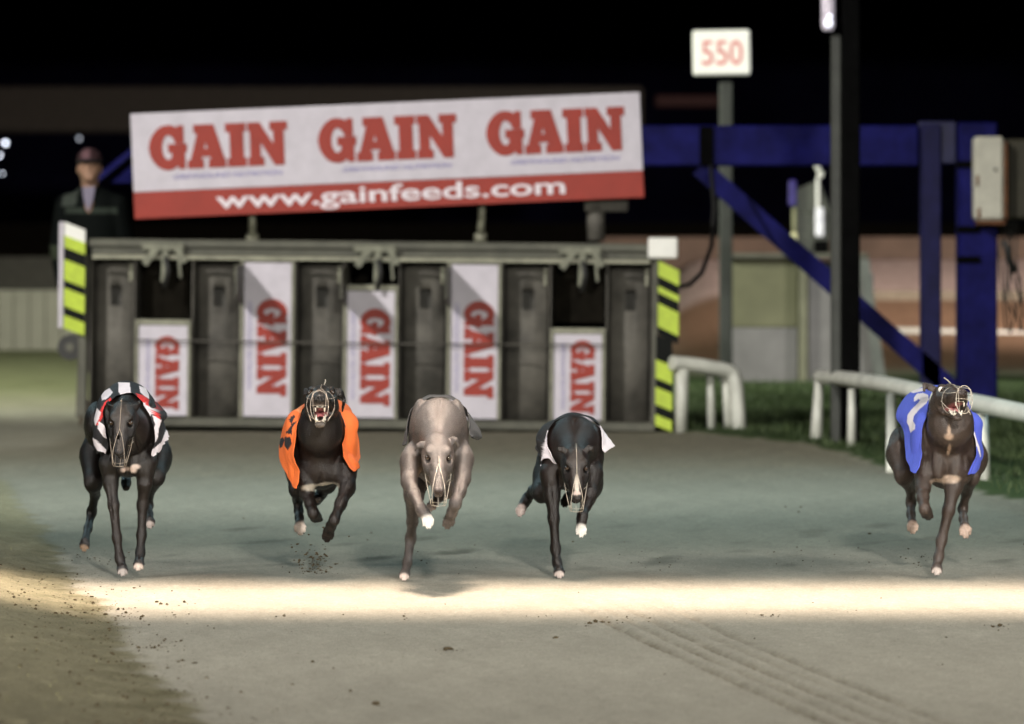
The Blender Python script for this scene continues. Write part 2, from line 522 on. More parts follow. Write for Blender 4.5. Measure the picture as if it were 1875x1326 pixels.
    nz = vnoise(v, 9, S['seed']); nf = vnoise(v, 40, S['seed']+3)
    c = base[None, :]*(1 + .22*nz[:, None] + .10*nf[:, None])
    if 'tan' in S:
        t = np.clip(vnoise(v, 6, S['seed']+9)*1.2, 0, 1)[:, None]; c = c*(1-t*.6) + np.array(S['tan'])*t*.6
    def paint(P, rr, colr, soft=.25, rotm=None):
        nonlocal c
        q = (v - P) if rotm is None else (v-P) @ rotm.T
        q = q/np.array(rr); k = np.linalg.norm(q, axis=1) + vnoise(v, 120, 5)*.10
        a = np.clip((1 + soft - k)/(2*soft), 0, 1)[:, None]
        c = c*(1-a) + np.array(colr)*a
    for mk in S.get('marks', []):
        paint(A(*mk[0]), mk[1], mk[2], mk[3] if len(mk) > 3 else .25)
    for L in S['legs']:
        if L.get('white'):
            e = np.array(A(*L['pts'][-1][:3])); T = unit(L['toe'])
            paint(e + T*(.040 if L['white'] != 'sock' else .030)*(L.get('ps', 1)), (.022, .026, .022) if L['white'] != 'sock' else (.032, .036, .036), L.get('wc', (.62, .50, .42)), .15)
    for mk in S.get('headmarks', []): paint(H(*mk[0]), [x*hs for x in mk[1]], mk[2], mk[3] if len(mk) > 3 else .25, rot)
    paint(H(0, .176, -.016), (.016*hs, .015*hs, .014*hs), S.get('nose', (.012, .010, .010)), .15, rot)
    if mo > .2:
        paint(H(0, .085, -.050), (.024*hs, .085*hs, .014*hs), (.30, .10, .095), .2, rot)
    paint(H(0, .155, -.040), (.018*hs, .020*hs, .0045*hs), [x*.3 for x in base], .3, rot)
    for q in (-1, 1): paint(H(q*.038, .085, -.012), (.016*hs, .04*hs, .022*hs), [x*.42 for x in base], .5, rot)  # muzzle sides darkened: shading painted into the coat colour
    for q in (-1, 1): paint(H(q*.0365, .050, .018), (.0205*hs, .022*hs, .0165*hs), [min(.6, x*S.get('ring', 1.0)) for x in base], .2, rot); paint(H(q*.0365, .050, .018), (.0145*hs, .020*hs, .0105*hs), [x*.35 for x in base], .2, rot)  # pale eyelid ring, then eye sockets darkened as painted shading
    vcol(me, 'coat', np.clip(c, .004, .9))
    g = empty('greyhound', Vector((pc[0], pc[1], 0)))
    tag(g, S['label'], 'dog', 'racing greyhounds')
    link('body', me, M['coat'], g)
    # short coat: fine hairs lying back along the body
    nh = 48000
    tri = fc[:, :3]; fi = rng.integers(0, len(fc), nh)
    w_ = rng.random((nh, 2)); vv0 = v[fc[fi, 0]]; p = vv0 + (v[fc[fi, 1]]-vv0)*w_[:, :1] + (v[fc[fi, 3]]-vv0)*w_[:, 1:]
    nn = gn[fc[fi, 0]]
    hd2 = np.linalg.norm(p - O, axis=1)
    flow = np.tile(np.array([0, .75, -.65]), (nh, 1)) + rng.normal(0, .22, (nh, 3))
    near = hd2 < .17
    flow[near] = -f*.9 + rng.normal(0, .15, (near.sum(), 3))
    tg = flow - nn*(flow*nn).sum(1)[:, None]; tg /= np.linalg.norm(tg, axis=1)[:, None] + 1e-6
    ln_ = rng.uniform(.006, .011, nh)*np.where(near, .45, 1.0)*np.where(p[:, 2] < .22, .6, 1.0)
    sd_ = np.cross(nn, tg)*rng.uniform(.0005, .0009, nh)[:, None]
    lift = rng.uniform(.10, .34, nh)
    tip = p + (tg*(1-lift)[:, None] + nn*lift[:, None])*ln_[:, None]
    base_ = p - nn*.0006
    hv = np.stack([base_ - sd_, base_ + sd_, tip], 1).reshape(-1, 3)
    hm = np_mesh('fur', hv, np.arange(3*nh).reshape(-1, 3), False)
    hc = np.clip(c[fc[fi, 0]]*rng.uniform(.35, 1.05, (nh, 1)), .002, .9)
    vcol(hm, 'coat', np.repeat(hc, 3, axis=0))
    fo = link('fur', hm, M['fur'], g); fo['kind'] = 'stuff'
    # eyes
    for q in (-1, 1):
        bm = MB(); O_ = H(q*.0350, .0440, .0175)
        uvs(bm, O_, (.0108 if S.get('ring') or S.get('eyewhite') else .0098)*hs, 0)
        if S.get('eyewhite') == q:
            bm2 = MB(); uvs(bm2, H(q*.0375, .0430, .0190), .0106*hs, 0)
            eo = bm.build('eye', [M['eye']], g)
            wo = bm2.build('eye_white', [M['eye_rim']], g); wo.parent = g
        else: bm.build('eye', [M['eye']], g)
    # open mouth
    if mo > .2:
        bm = MB()
        bm.tube([J(0, .02, -.030), J(0, .06, -.029), J(0, .095, -.032), J(0, .116, -.038)], [.014*hs, .0135*hs, .0125*hs, .006*hs], 12, 0, True, .40)
        bm.build('tongue', M[S.get('tongue', 'tongue')], g)
        lo_, up_ = MB(), MB()
        lo_.tube([J(-.014, .085, -.041), J(-.0145, .115, -.041), J(-.009, .136, -.042), J(.009, .136, -.042), J(.0145, .115, -.041), J(.014, .085, -.041)], .0026*hs, 8)
        up_.tube([H(-.020, .10, -.034), H(-.0175, .13, -.034), H(-.010, .156, -.034), H(.010, .156, -.034), H(.0175, .13, -.034), H(.020, .10, -.034)], .0024*hs, 8)
        for q in (-1, 1):
            lo_.tube([J(q*.0115, .133, -.044), J(q*.0130, .136, -.021)], [.0045*hs, .0015*hs], 8)
            up_.tube([H(q*.0140, .148, -.031), H(q*.0145, .147, -.056)], [.0046*hs, .0014*hs], 8)
            for t in range(3):
                lo_.tube([J(q*(.0145), .112-.016*t, -.042), J(q*(.0145), .112-.016*t, -.031)], [.004*hs, .0016*hs], 6)
        for t in range(-2, 3):
            lo_.tube([J(t*.0040, .137, -.042), J(t*.0042, .139, -.032)], [.0024*hs, .0017*hs], 6)
            up_.tube([H(t*.0044, .156, -.033), H(t*.0046, .157, -.043)], [.0026*hs, .0019*hs], 6)
        lo_.build('lower_teeth', M['tooth'], g); up_.build('upper_teeth', M['tooth'], g)
        gm = Sdf()
        gm.sect(H(0, .06, -.030), H(0, .150, -.031), (.022*hs, .008*hs), (.0125*hs, .007*hs), s, k=.004)
        gv, gf = gm.mesh(.003); link('palate', np_mesh('palate', gv, gf), M['gum'], g)
    # wire racing muzzle
    bm = MB(); r = S.get('wr', .0019)*.60
    lo = -.060 - (math.sin(mo)*.105 if mo > .2 else 0)
    fr = .196
    def ring(b, w, c0, c1, n=20, pw=2.6):
        out = []
        for i in range(n+1):
            a = 2*math.pi*i/n; x = math.cos(a); z = math.sin(a)
            x = math.copysign(abs(x)**(2/pw), x); z = math.copysign(abs(z)**(2/pw), z)
            out.append(H(x*w, b, (c0+c1)/2 + z*(c1-c0)/2))
        return out
    if mo > .2:
        bm.tube(ring(fr, .029, lo+.006, .006, pw=2.2), r*1.1, 6)
        bm.tube(ring(.085, .046, -.062 - math.sin(mo)*.04, .024, pw=2.2), r*.7, 6)
    else:
        bm.tube([H(-.025, fr-.004, -.030), H(-.027, fr, -.046), H(-.024, fr, lo), H(0, fr+.002, lo-.002), H(.024, fr, lo), H(.027, fr, -.046), H(.025, fr-.004, -.030)], r, 6)
        bm.tube([H(-.026, fr, lo*.72), H(0, fr+.003, lo*.74), H(.026, fr, lo*.72)], r*.7, 6)
        bm.tube([H(-.044, .075, -.05), H(-.030, .08, -.066), H(0, .08, -.070), H(.030, .08, -.066), H(.044, .075, -.05)], r*.8, 6)
        for q in (-1, 0, 1): bm.tube([H(q*.018, fr, lo), H(q*.022, .14, lo-.002), H(q*.026, .08, -.068)], r*.7, 6)
    full = [(-.055, .052), (-.02, .0535), (.02, .0480), (.055, .0385), (.085, .0290)]
    top = [H(0, a_, c_) for a_, c_ in full[S.get('top0', 0):]]
    bm.tube(top, r*1.05, 6)
    for q in (-1, 1):
        bm.tube([H(0, .085, .029), H(q*.012, .125, .014), H(q*.020, .170, .004), H(q*.023, fr, -.010)], r*1.05, 6)
        if mo < .2: bm.tube([H(q*.023, fr, -.010), H(q*.021, fr+.003, lo*.5), H(q*.018, fr, lo)], r, 6)
        bm.tube([H(q*.047, .060, -.02), H(q*.038, .12, (-.02+lo)/2), H(q*.027, fr-.01, lo+.008)], r*1.1, 6)
        if mo > .2: bm.tube([H(q*.048, .070, .002), H(q*.040, .136, -.012), H(q*.031, fr-.002, -.02)], r*.8, 6)
    if mo > .2:
        for q in (-1, 1): bm.tube([H(q*.022, fr, -.004), H(q*.020, fr+.002, lo*.5), H(q*.014, fr, lo+.010)], r*.7, 6)
        bm.tube([H(-.029, fr, lo*.42), H(0, fr+.003, lo*.42), H(.029, fr, lo*.42)], r*.7, 6)
    mz = bm.build('muzzle', M[S.get('wire', 'wire')], g)
    if S.get('strap'):
        sb = MB(); sb.tube([H(*p) for p in S['strap']], S.get('strap_r', .0025), 6); sb.build('muzzle_strap', M[S.get('strap_mat', 'wire')], g)
    # racing jacket
    jk = S['jacket']
    def resample(pl, n):
        P = np.array([A(*p) for p in pl]); m = len(P)
        t = np.linspace(0, m-1, n); i = np.clip(t.astype(int), 0, m-2); fr_ = (t-i)[:, None]
        p0 = P[np.clip(i-1, 0, m-1)]; p1 = P[i]; p2 = P[i+1]; p3 = P[np.clip(i+2, 0, m-1)]
        return .5*((2*p1) + (-p0+p2)*fr_ + (2*p0-5*p1+4*p2-p3)*fr_**2 + (-p0+3*p1-3*p2+p3)*fr_**3)
    nv, nu = 220, 80
    a = resample(jk['front'], nv); b = resample(jk['back'], nv)
    U = np.linspace(0, 1, nu)[:, None, None]
    G = a[None]*(1-U) + b[None]*U
    # loose cloth: shallow folds that run down the flaps
    vv = np.linspace(0, 1, nv)[None, :]; loose = np.clip(abs(vv-.5)*2-.35, 0, 1)
    fold = .010*loose*np.sin(34*U[..., 0] + 9*vv + S['seed']) + .004*loose*np.sin(15*vv*6 + 7*U[..., 0])
    G[..., 1] += fold; G[..., 0] += fold*.6*np.sign(vv-.5)
    G = G.astype(np.float32)
    for it in range(4):
        d = B.ev(G); gr = B.grad(G)
        need = np.clip(.0060 - d, 0, None)[..., None]
        G = G + gr*need
    # smooth a little after the push
    for it in range(2):
        G[1:-1, 1:-1] = .5*G[1:-1, 1:-1] + .125*(G[:-2, 1:-1] + G[2:, 1:-1] + G[1:-1, :-2] + G[1:-1, 2:])
    d = B.ev(G); gr = B.grad(G); G = G + gr*np.clip(.0045 - d, 0, None)[..., None]
    wr_ = vnoise(G.reshape(-1, 3)*np.array([1, .5, 1]), 60, 77).reshape(nu, nv)*.0016 + vnoise(G.reshape(-1, 3)*np.array([1.4, 1, .5]), 30, 78).reshape(nu, nv)*.0022
    G = (G + gr*(wr_ + .0025)[..., None]).astype(np.float32)
    P = G.reshape(-1, 3)
    idx = np.arange(nu*nv).reshape(nu, nv)
    q = np.stack([idx[:-1, :-1].ravel(), idx[:-1, 1:].ravel(), idx[1:, 1:].ravel(), idx[1:, :-1].ravel()], 1)
    me = np_mesh('racing_jacket', P, q)
    sc_ = F/P[:, 1]; px = P[:, 0]*sc_ + 937.5; py = (CAMZ - P[:, 2])*sc_ + 434
    uu = np.repeat(np.linspace(0, 1, nu), nv); v2 = np.tile(np.linspace(0, 1, nv), nu)
    vcol(me, 'dye', jk['paint'](px, py, uu, v2))
    jo = link('racing_jacket', me, M['cloth'], g)
    if 'label' in jk: jo['label'] = jk['label']
    so = jo.modifiers.new('thickness', 'SOLIDIFY'); so.thickness = .002; so.offset = 1
    return g, B

def uvs(mb, c, r, m=0, n=14):
    vs = []; fs = []
    for i in range(n+1):
        th = math.pi*i/n
        for j in range(2*n):
            ph = math.pi*j/n
            vs.append((c[0]+r*math.sin(th)*math.cos(ph), c[1]+r*math.sin(th)*math.sin(ph), c[2]+r*math.cos(th)))
    for i in range(n):
        for j in range(2*n):
            fs.append((i*2*n+j, i*2*n+(j+1) % (2*n), (i+1)*2*n+(j+1) % (2*n), (i+1)*2*n+j))
    mb.add(vs, fs, m, True)

def inpoly(px, py, poly):
    r = np.zeros(px.shape, bool); n = len(poly)
    for i in range(n):
        x0, y0 = poly[i]; x1, y1 = poly[(i+1) % n]
        if y0 == y1: continue
        c_ = (y0 > py) != (y1 > py)
        r ^= c_ & (px < (x1-x0)*(py-y0)/(y1-y0) + x0)
    return r

def polypaint(base, layers):
    def fn(px, py, u, v):
        c = np.tile(np.array(base, float), (len(px), 1))
        for colr, poly in layers: c[inpoly(px, py, poly)] = colr
        return c
    return fn

# rose ears folded back: (side, forward, up, half width)
def ears_back(a=1.0, b=1.0):
    out = []
    for q, k in ((-1, a), (1, b)):
        out.append([(q*.038, -.028, .028, .012), (q*.052, -.044, .034*k, .013), (q*.062, -.066, .028*k, .010), (q*.060, -.088, .018*k, .004)])
    return out

WHT = (.80, .74, .78); BLK = (.014, .013, .016); RED = (.62, .03, .03); ORG = (.85, .17, .03); BLU = (.085, .12, .62)
z1 = lambda pts, k, ox, oy: [(x/k+ox, y/k+oy) for x, y in pts]

dogs = []
# 1: black dog, striped jacket
dogs.append(dict(grooves=[([(216,800),(206,840)],.006), ([(250,800),(262,840)],.006), ([(233,830),(234,866)],.005), ([(200,890),(206,950)],.003)], seed=1, d0=19.95, label='black greyhound in a black and white striped jacket, running head down at far left',
    coat=(.0080, .0053, .0042), tan=(.022, .011, .007), chest=(235, 799), cw=.108, ch=.150, hips=(232, 790), hw=.105, hh=.12,
    neck=(236, 788, .02), nr=.066, head=(224, 766, -.12), rot=(-2, -42, 2), hs=1.0, ears=ears_back(.4, .4), mouth=0, wire='wire_dull', wr=.0017,
    muscle=[(231, 752, .38, .070, .14, .098), (196, 790, .14, .034, .07, .12), (277, 790, .14, .034, .07, .12), (205, 848, .08, .034, .04, .055), (262, 848, .08, .034, .04, .055),
            (172, 822, .66, .038, .10, .100), (178, 778, .50, .05, .12, .09), (276, 800, .42, .04, .10, .07), (292, 832, .62, .038, .10, .095), (233, 838, .10, .07, .05, .07)],
    fine=[(222, 850, .045, .02, .02, .045), (247, 850, .045, .02, .02, .045)],
    legs=[dict(pts=[(198, 850, .09, .036), (203, 886, .08, .027), (208, 925, .05, .021), (214, 985, .04, .0175), (219, 1022, .02, .0165), (224, 1040, .0, .019)], toe=(.10, -.75, -.50), white=True, wc=(.42, .36, .33)),
          dict(pts=[(270, 848, .09, .038), (265, 886, .08, .026), (261, 925, .10, .0205), (259, 980, .10, .018), (257, 1012, .08, .0165), (255, 1030, .05, .019)], toe=(-.05, -.75, -.50), white=True),
          dict(pts=[(170, 835, .62, .055), (171, 882, .50, .034), (174, 905, .70, .019), (168, 938, .78, .019), (161, 968, .72, .015), (156, 990, .64, .017)], toe=(-.10, -.35, -.9), white=True, wc=(.30, .20, .13)),
          dict(pts=[(292, 838, .60, .050), (286, 872, .48, .032), (272, 905, .66, .019), (272, 925, .70, .017), (273, 942, .62, .014), (274, 950, .58, .015)], toe=(.05, -.6, -.7), white=True, wc=(.4, .33, .3))],
    tail=[(232, 830, .78, .018), (231, 862, .76, .020), (231, 884, .70, .018), (231, 892, .68, .015)],
    marks=[((236, 861, .02), (.030, .05, .012), (.62, .48, .40)), ((248, 855, .02), (.018, .05, .010), (.62, .50, .43))],
    jacket=dict(front=[(195, 832, .03), (202, 808, .02), (192, 778, .05), (189, 752, .08), (203, 737, .12), (230, 732, .16), (258, 736, .12), (270, 760, .07), (283, 795, .04), (276, 840, .03)],
                back=[(173, 822, .30), (171, 795, .32), (175, 765, .34), (184, 730, .36), (205, 708, .38), (230, 699, .38), (256, 706, .38), (280, 732, .36), (303, 785, .32), (308, 800, .30)],
                paint=polypaint(BLK, [(WHT, z1([(288,70),(355,72),(362,120),(378,185),(318,180),(290,128)],3.315,130,680)), (WHT, z1([(187,150),(200,125),(235,105),(255,130),(240,150),(215,170),(190,178)],3.315,130,680)),
                    (RED, z1([(240,160),(250,185),(215,225),(205,260),(165,330),(150,325),(180,240),(205,190)],3.315,130,680)), (WHT, z1([(170,300),(205,330),(245,390),(245,420),(200,400),(165,350)],3.315,130,680)),
                    (WHT, z1([(135,405),(150,410),(218,478),(210,500),(160,480),(140,440)],3.315,130,680)), (WHT, z1([(160,225),(185,250),(172,290),(150,330),(140,290)],3.315,130,680)),
                    (WHT, z1([(412,90),(450,105),(470,140),(472,170),(440,150),(420,130)],3.315,130,680)), (RED, z1([(392,135),(440,150),(480,180),(545,290),(520,285),(470,220),(420,185)],3.315,130,680)),
                    (WHT, z1([(425,185),(450,195),(480,240),(480,270),(455,245)],3.315,130,680)), (WHT, z1([(490,262),(548,295),(530,350),(525,400),(500,450),(480,445),(500,370),(508,320)],3.315,130,680)),
                    (WHT, z1([(575,355),(600,365),(600,410),(505,525),(470,500),(480,485),(545,430)],3.315,130,680))])),
    strap=[(0, -.03, .056), (0, -.026, .068)], strap_mat='wire_dull'))
# 2: black dog, orange jacket, mouth open
dogs.append(dict(grooves=[([(588,830),(588,885)],.005), ([(632,880),(618,925)],.003), ([(548,880),(545,900)],.003)], seed=2, d0=19.9, label='black greyhound in an orange jacket with its mouth wide open and all feet airborne',
    coat=(.0080, .0051, .0040), tan=(.024, .011, .007), chest=(587, 822), cw=.112, ch=.150, hips=(585, 835), hw=.10, hh=.11,
    neck=(587, 785, .0), nr=.074, head=(589, 733, -.10), rot=(0, 9, 0), hs=1.16, es=(.3, 1.0), mouth=22, wr=.0020, wire='wire_dull',
    ears=[[(-.038, -.02, .028, .014), (-.056, -.035, .034, .014), (-.062, -.06, .02, .007)], [(.038, -.02, .028, .016), (.062, -.03, .030, .018), (.072, -.045, .006, .016), (.066, -.05, -.03, .006)]],
    muscle=[(544, 812, .16, .036, .07, .12), (631, 812, .16, .036, .07, .12), (551, 866, .10, .034, .04, .05), (627, 868, .08, .036, .04, .05), (587, 858, .08, .07, .05, .065), (545, 850, .60, .04, .09, .085), (630, 850, .60, .04, .09, .08)],
    legs=[dict(pts=[(636, 858, .08, .040), (636, 893, .04, .029), (624, 922, -.02, .0215), (612, 952, -.08, .0185), (606, 964, -.04, .018), (602, 972, .0, .021)], toe=(-.15, .15, -.9), ps=1.05),
          dict(pts=[(556, 868, .10, .036), (562, 902, .06, .026), (568, 922, .02, .021), (574, 940, -.02, .019), (577, 945, .05, .019), (579, 946, .08, .019)], toe=(.15, .7, -.5), ps=1.0),
          dict(pts=[(545, 862, .56, .050), (543, 895, .50, .028), (545, 915, .64, .018), (547, 935, .62, .016), (548, 948, .58, .016), (549, 958, .55, .0185)], toe=(.05, -.5, -.85), white='sock', ps=1.12, wc=(.66, .55, .47)),
          dict(pts=[(612, 858, .58, .050), (600, 885, .46, .030), (590, 902, .62, .019), (583, 912, .64, .017), (580, 915, .6, .016), (579, 917, .57, .017)], toe=(0, -.9, .3), white=True, wc=(.25, .21, .18))],
    marks=[((572, 893, .04), (.040, .06, .013), (.52, .46, .37)), ((602, 890, .04), (.042, .06, .014), (.52, .46, .37)), ((570, 861, .0), (.005, .03, .004), (.35, .3, .28))],
    headmarks=[((0, .11, -.105), (.03, .06, .022), (.16, .13, .105)), ((0, .12, -.028), (.030, .05, .020), (.09, .07, .06), .5)],
    jacket=dict(front=[(543, 895, .0), (549, 864, .0), (538, 832, .03), (549, 775, .06), (557, 747, .12), (587, 740, .16), (616, 746, .12), (623, 785, .05), (629, 835, .0), (648, 864, .0)],
                back=[(540, 893, .05), (525, 866, .14), (513, 838, .26), (516, 800, .30), (532, 760, .32), (587, 731, .34), (634, 742, .32), (649, 775, .30), (657, 825, .24), (653, 858, .06)],
                paint=polypaint(ORG, [(BLK, [(512,806),(518,800),(522,806),(518,818),(513,822)]), (BLK, [(530,768),(538,760),(541,764),(534,778)]), (BLK, z1([(155,315),(185,300),(150,345),(150,385),(110,375),(130,350)],3.315,490,680)), (BLK, z1([(105,400),(140,395),(150,440),(125,480),(105,450)],3.315,490,680)),
                    (BLK, z1([(420,235),(440,250),(460,300),(475,350),(450,310),(425,285)],3.315,490,680)), ((.9,.30,.10), z1([(170,180),(212,180),(205,260),(165,235)],3.315,490,680))])),
    strap=[(0.006, -.02, .050), (.012, -.018, .066), (.010, -.018, .070)]))
# 3: fawn-grey dog, black jacket
dogs.append(dict(grooves=[([(803,732),(803,790)],.005), ([(752,862),(758,895),(768,925)],.003), ([(850,862),(842,900)],.003)], seed=3, d0=19.25, label='pale fawn grey greyhound in a black jacket with a white paw raised',
    ring=2.1, top0=3, coat=(.080, .067, .061), tan=(.098, .082, .075), chest=(803, 815), cw=.096, ch=.150, hips=(803, 815), hw=.10, hh=.125, nose=(.020, .010, .008),
    neck=(803, 785, .05), nr=.085, head=(802, 828, -.20), rot=(2, -43, -1), hs=1.06, mouth=0, wr=.0019,
    ears=[[(-.042, -.016, .014, .010), (-.056, -.020, .018, .011), (-.070, -.018, .012, .009), (-.077, -.010, -.006, .003)], [(.040, -.018, .018, .011), (.050, -.030, .034, .012), (.062, -.030, .030, .009), (.072, -.016, .010, .003)]],
    muscle=[(770, 800, .16, .040, .07, .14), (836, 800, .16, .040, .07, .14), (754, 842, .06, .036, .045, .062), (847, 838, .06, .034, .045, .062), (803, 762, .30, .080, .10, .06), (800, 862, .1, .055, .05, .045),
            (760, 858, .52, .042, .10, .10), (838, 848, .60, .040, .10, .09)],
    fine=[(784, 770, .16, .022, .05, .07), (822, 770, .16, .022, .05, .07)],
    legs=[dict(pts=[(753, 848, .04, .042), (749, 882, -.02, .027), (758, 905, -.08, .0215), (772, 934, -.16, .019), (778, 942, -.18, .0165), (782, 946, -.18, .017)], toe=(.15, -.5, -.8), white='sock', ps=1.05, wc=(.85, .80, .74)),
          dict(pts=[(848, 842, .04, .038), (847, 876, .0, .028), (841, 900, -.05, .023), (834, 922, -.10, .021), (828, 938, -.06, .018), (824, 948, -.02, .019)], toe=(-.25, .2, -.9), ps=1.05),
          dict(pts=[(762, 868, .50, .060), (758, 905, .36, .036), (755, 955, .52, .021), (752, 985, .60, .020), (746, 1030, .54, .0165), (742, 1048, .52, .019)], toe=(-.1, -.8, -.50), white=True, wc=(.62, .50, .44)),
          dict(pts=[(836, 860, .56, .055), (826, 892, .44, .032), (812, 905, .62, .019), (800, 912, .66, .017), (796, 917, .62, .015), (794, 920, .6, .016)], toe=(-.3, -.6, -.6), white=True, wc=(.3, .24, .2))],
    headmarks=[((.004, .09, .022), (.003, .04, .02), (.34, .28, .25)), ((0, .1, -.03), (.02, .05, .02), (.16, .11, .09), .4)],
    marks=[((778, 868, .0), (.022, .05, .03), (.26, .17, .10), .5)],
    jacket=dict(front=[(745, 814, .12), (751, 790, .14), (761, 756, .18), (780, 733, .22), (803, 729, .24), (826, 733, .22), (844, 752, .18), (856, 778, .14), (861, 800, .12)],
                back=[(740, 816, .30), (745, 788, .34), (756, 752, .36), (778, 728, .40), (803, 725, .42), (829, 728, .40), (853, 752, .36), (879, 795, .28), (872, 806, .26)],
                paint=polypaint((.035, .036, .038), []), label='black racing jacket with its corner blown out')))
# 4: black dog, white jacket, muzzle low
dogs.append(dict(grooves=[([(1052,768),(1052,818)],.005), ([(1008,890),(1013,950)],.003), ([(1024,850),(1026,890)],.005)], seed=4, d0=20.0, label='black greyhound in a white jacket with flaring flaps and a white blaze',
    coat=(.0100, .0058, .0044), tan=(.032, .014, .009), chest=(1048, 832), cw=.100, ch=.135, hips=(1042, 838), hw=.11, hh=.12,
    neck=(1052, 812, .06), nr=.080, head=(1054, 848, -.15), rot=(2, -45, -2), hs=.98, mouth=0, wr=.0020,
    ears=[[(-.034, -.028, .028, .010), (-.050, -.036, .036, .011), (-.066, -.040, .034, .009), (-.072, -.050, .022, .004)], [(.034, -.030, .030, .010), (.048, -.042, .042, .011), (.062, -.044, .040, .009), (.070, -.036, .026, .004)]],
    muscle=[(1010, 830, .14, .036, .07, .11), (1088, 830, .14, .036, .07, .11), (1008, 868, .08, .034, .045, .05), (1086, 868, .08, .032, .045, .05), (1052, 792, .30, .078, .10, .06), (1046, 880, .1, .06, .05, .04),
            (1000, 865, .60, .042, .10, .10), (1083, 875, .60, .040, .10, .085)],
    fine=[(1036, 790, .16, .02, .05, .05), (1070, 790, .16, .02, .05, .05)],
    legs=[dict(pts=[(1009, 868, .08, .040), (1011, 908, .06, .029), (1014, 950, .04, .0215), (1017, 1005, .03, .0185), (1020, 1030, .01, .0165), (1023, 1044, -.01, .019)], toe=(.05, -.75, -.50), white=True, wc=(.60, .50, .45)),
          dict(pts=[(1086, 870, .06, .036), (1080, 905, .0, .026), (1073, 925, -.04, .020), (1066, 945, -.10, .0185), (1065, 956, -.11, .016), (1064, 964, -.11, .017)], toe=(0, -.5, -.85), white='sock', ps=1.0, wc=(.88, .85, .80)),
          dict(pts=[(1000, 875, .58, .055), (992, 902, .48, .032), (976, 900, .66, .020), (966, 912, .72, .018), (960, 922, .70, .0155), (956, 928, .68, .017)], toe=(-.25, -.5, -.7), white='sock', wc=(.50, .40, .36)),
          dict(pts=[(1080, 885, .56, .052), (1076, 910, .46, .030), (1060, 905, .62, .019), (1046, 908, .64, .018), (1040, 912, .6, .016), (1038, 914, .58, .017)], toe=(-.2, -.7, -.5))],
    headmarks=[((0, .12, .004), (.009, .045, .03), (.55, .50, .44)), ((0, .155, -.004), (.016, .010, .012), (.5, .42, .38))],
    jacket=dict(front=[(1019, 848, .02), (1015, 826, .04), (1010, 798, .10), (1020, 774, .18), (1050, 762, .22), (1080, 768, .18), (1094, 785, .12), (1098, 808, .08), (1105, 829, .06)],
                back=[(993, 853, .16), (1000, 826, .20), (1005, 796, .26), (1017, 770, .32), (1050, 759, .34), (1083, 765, .32), (1097, 782, .26), (1111, 800, .20), (1123, 817, .16)],
                paint=polypaint((.014, .012, .012), [(WHT, [(1003, 788), (1012, 800), (1018, 830), (1026, 856), (988, 860), (996, 820)]), (WHT, [(1094, 778), (1140, 800), (1130, 850), (1085, 840)])]),
                label='white racing jacket with black saddle')))
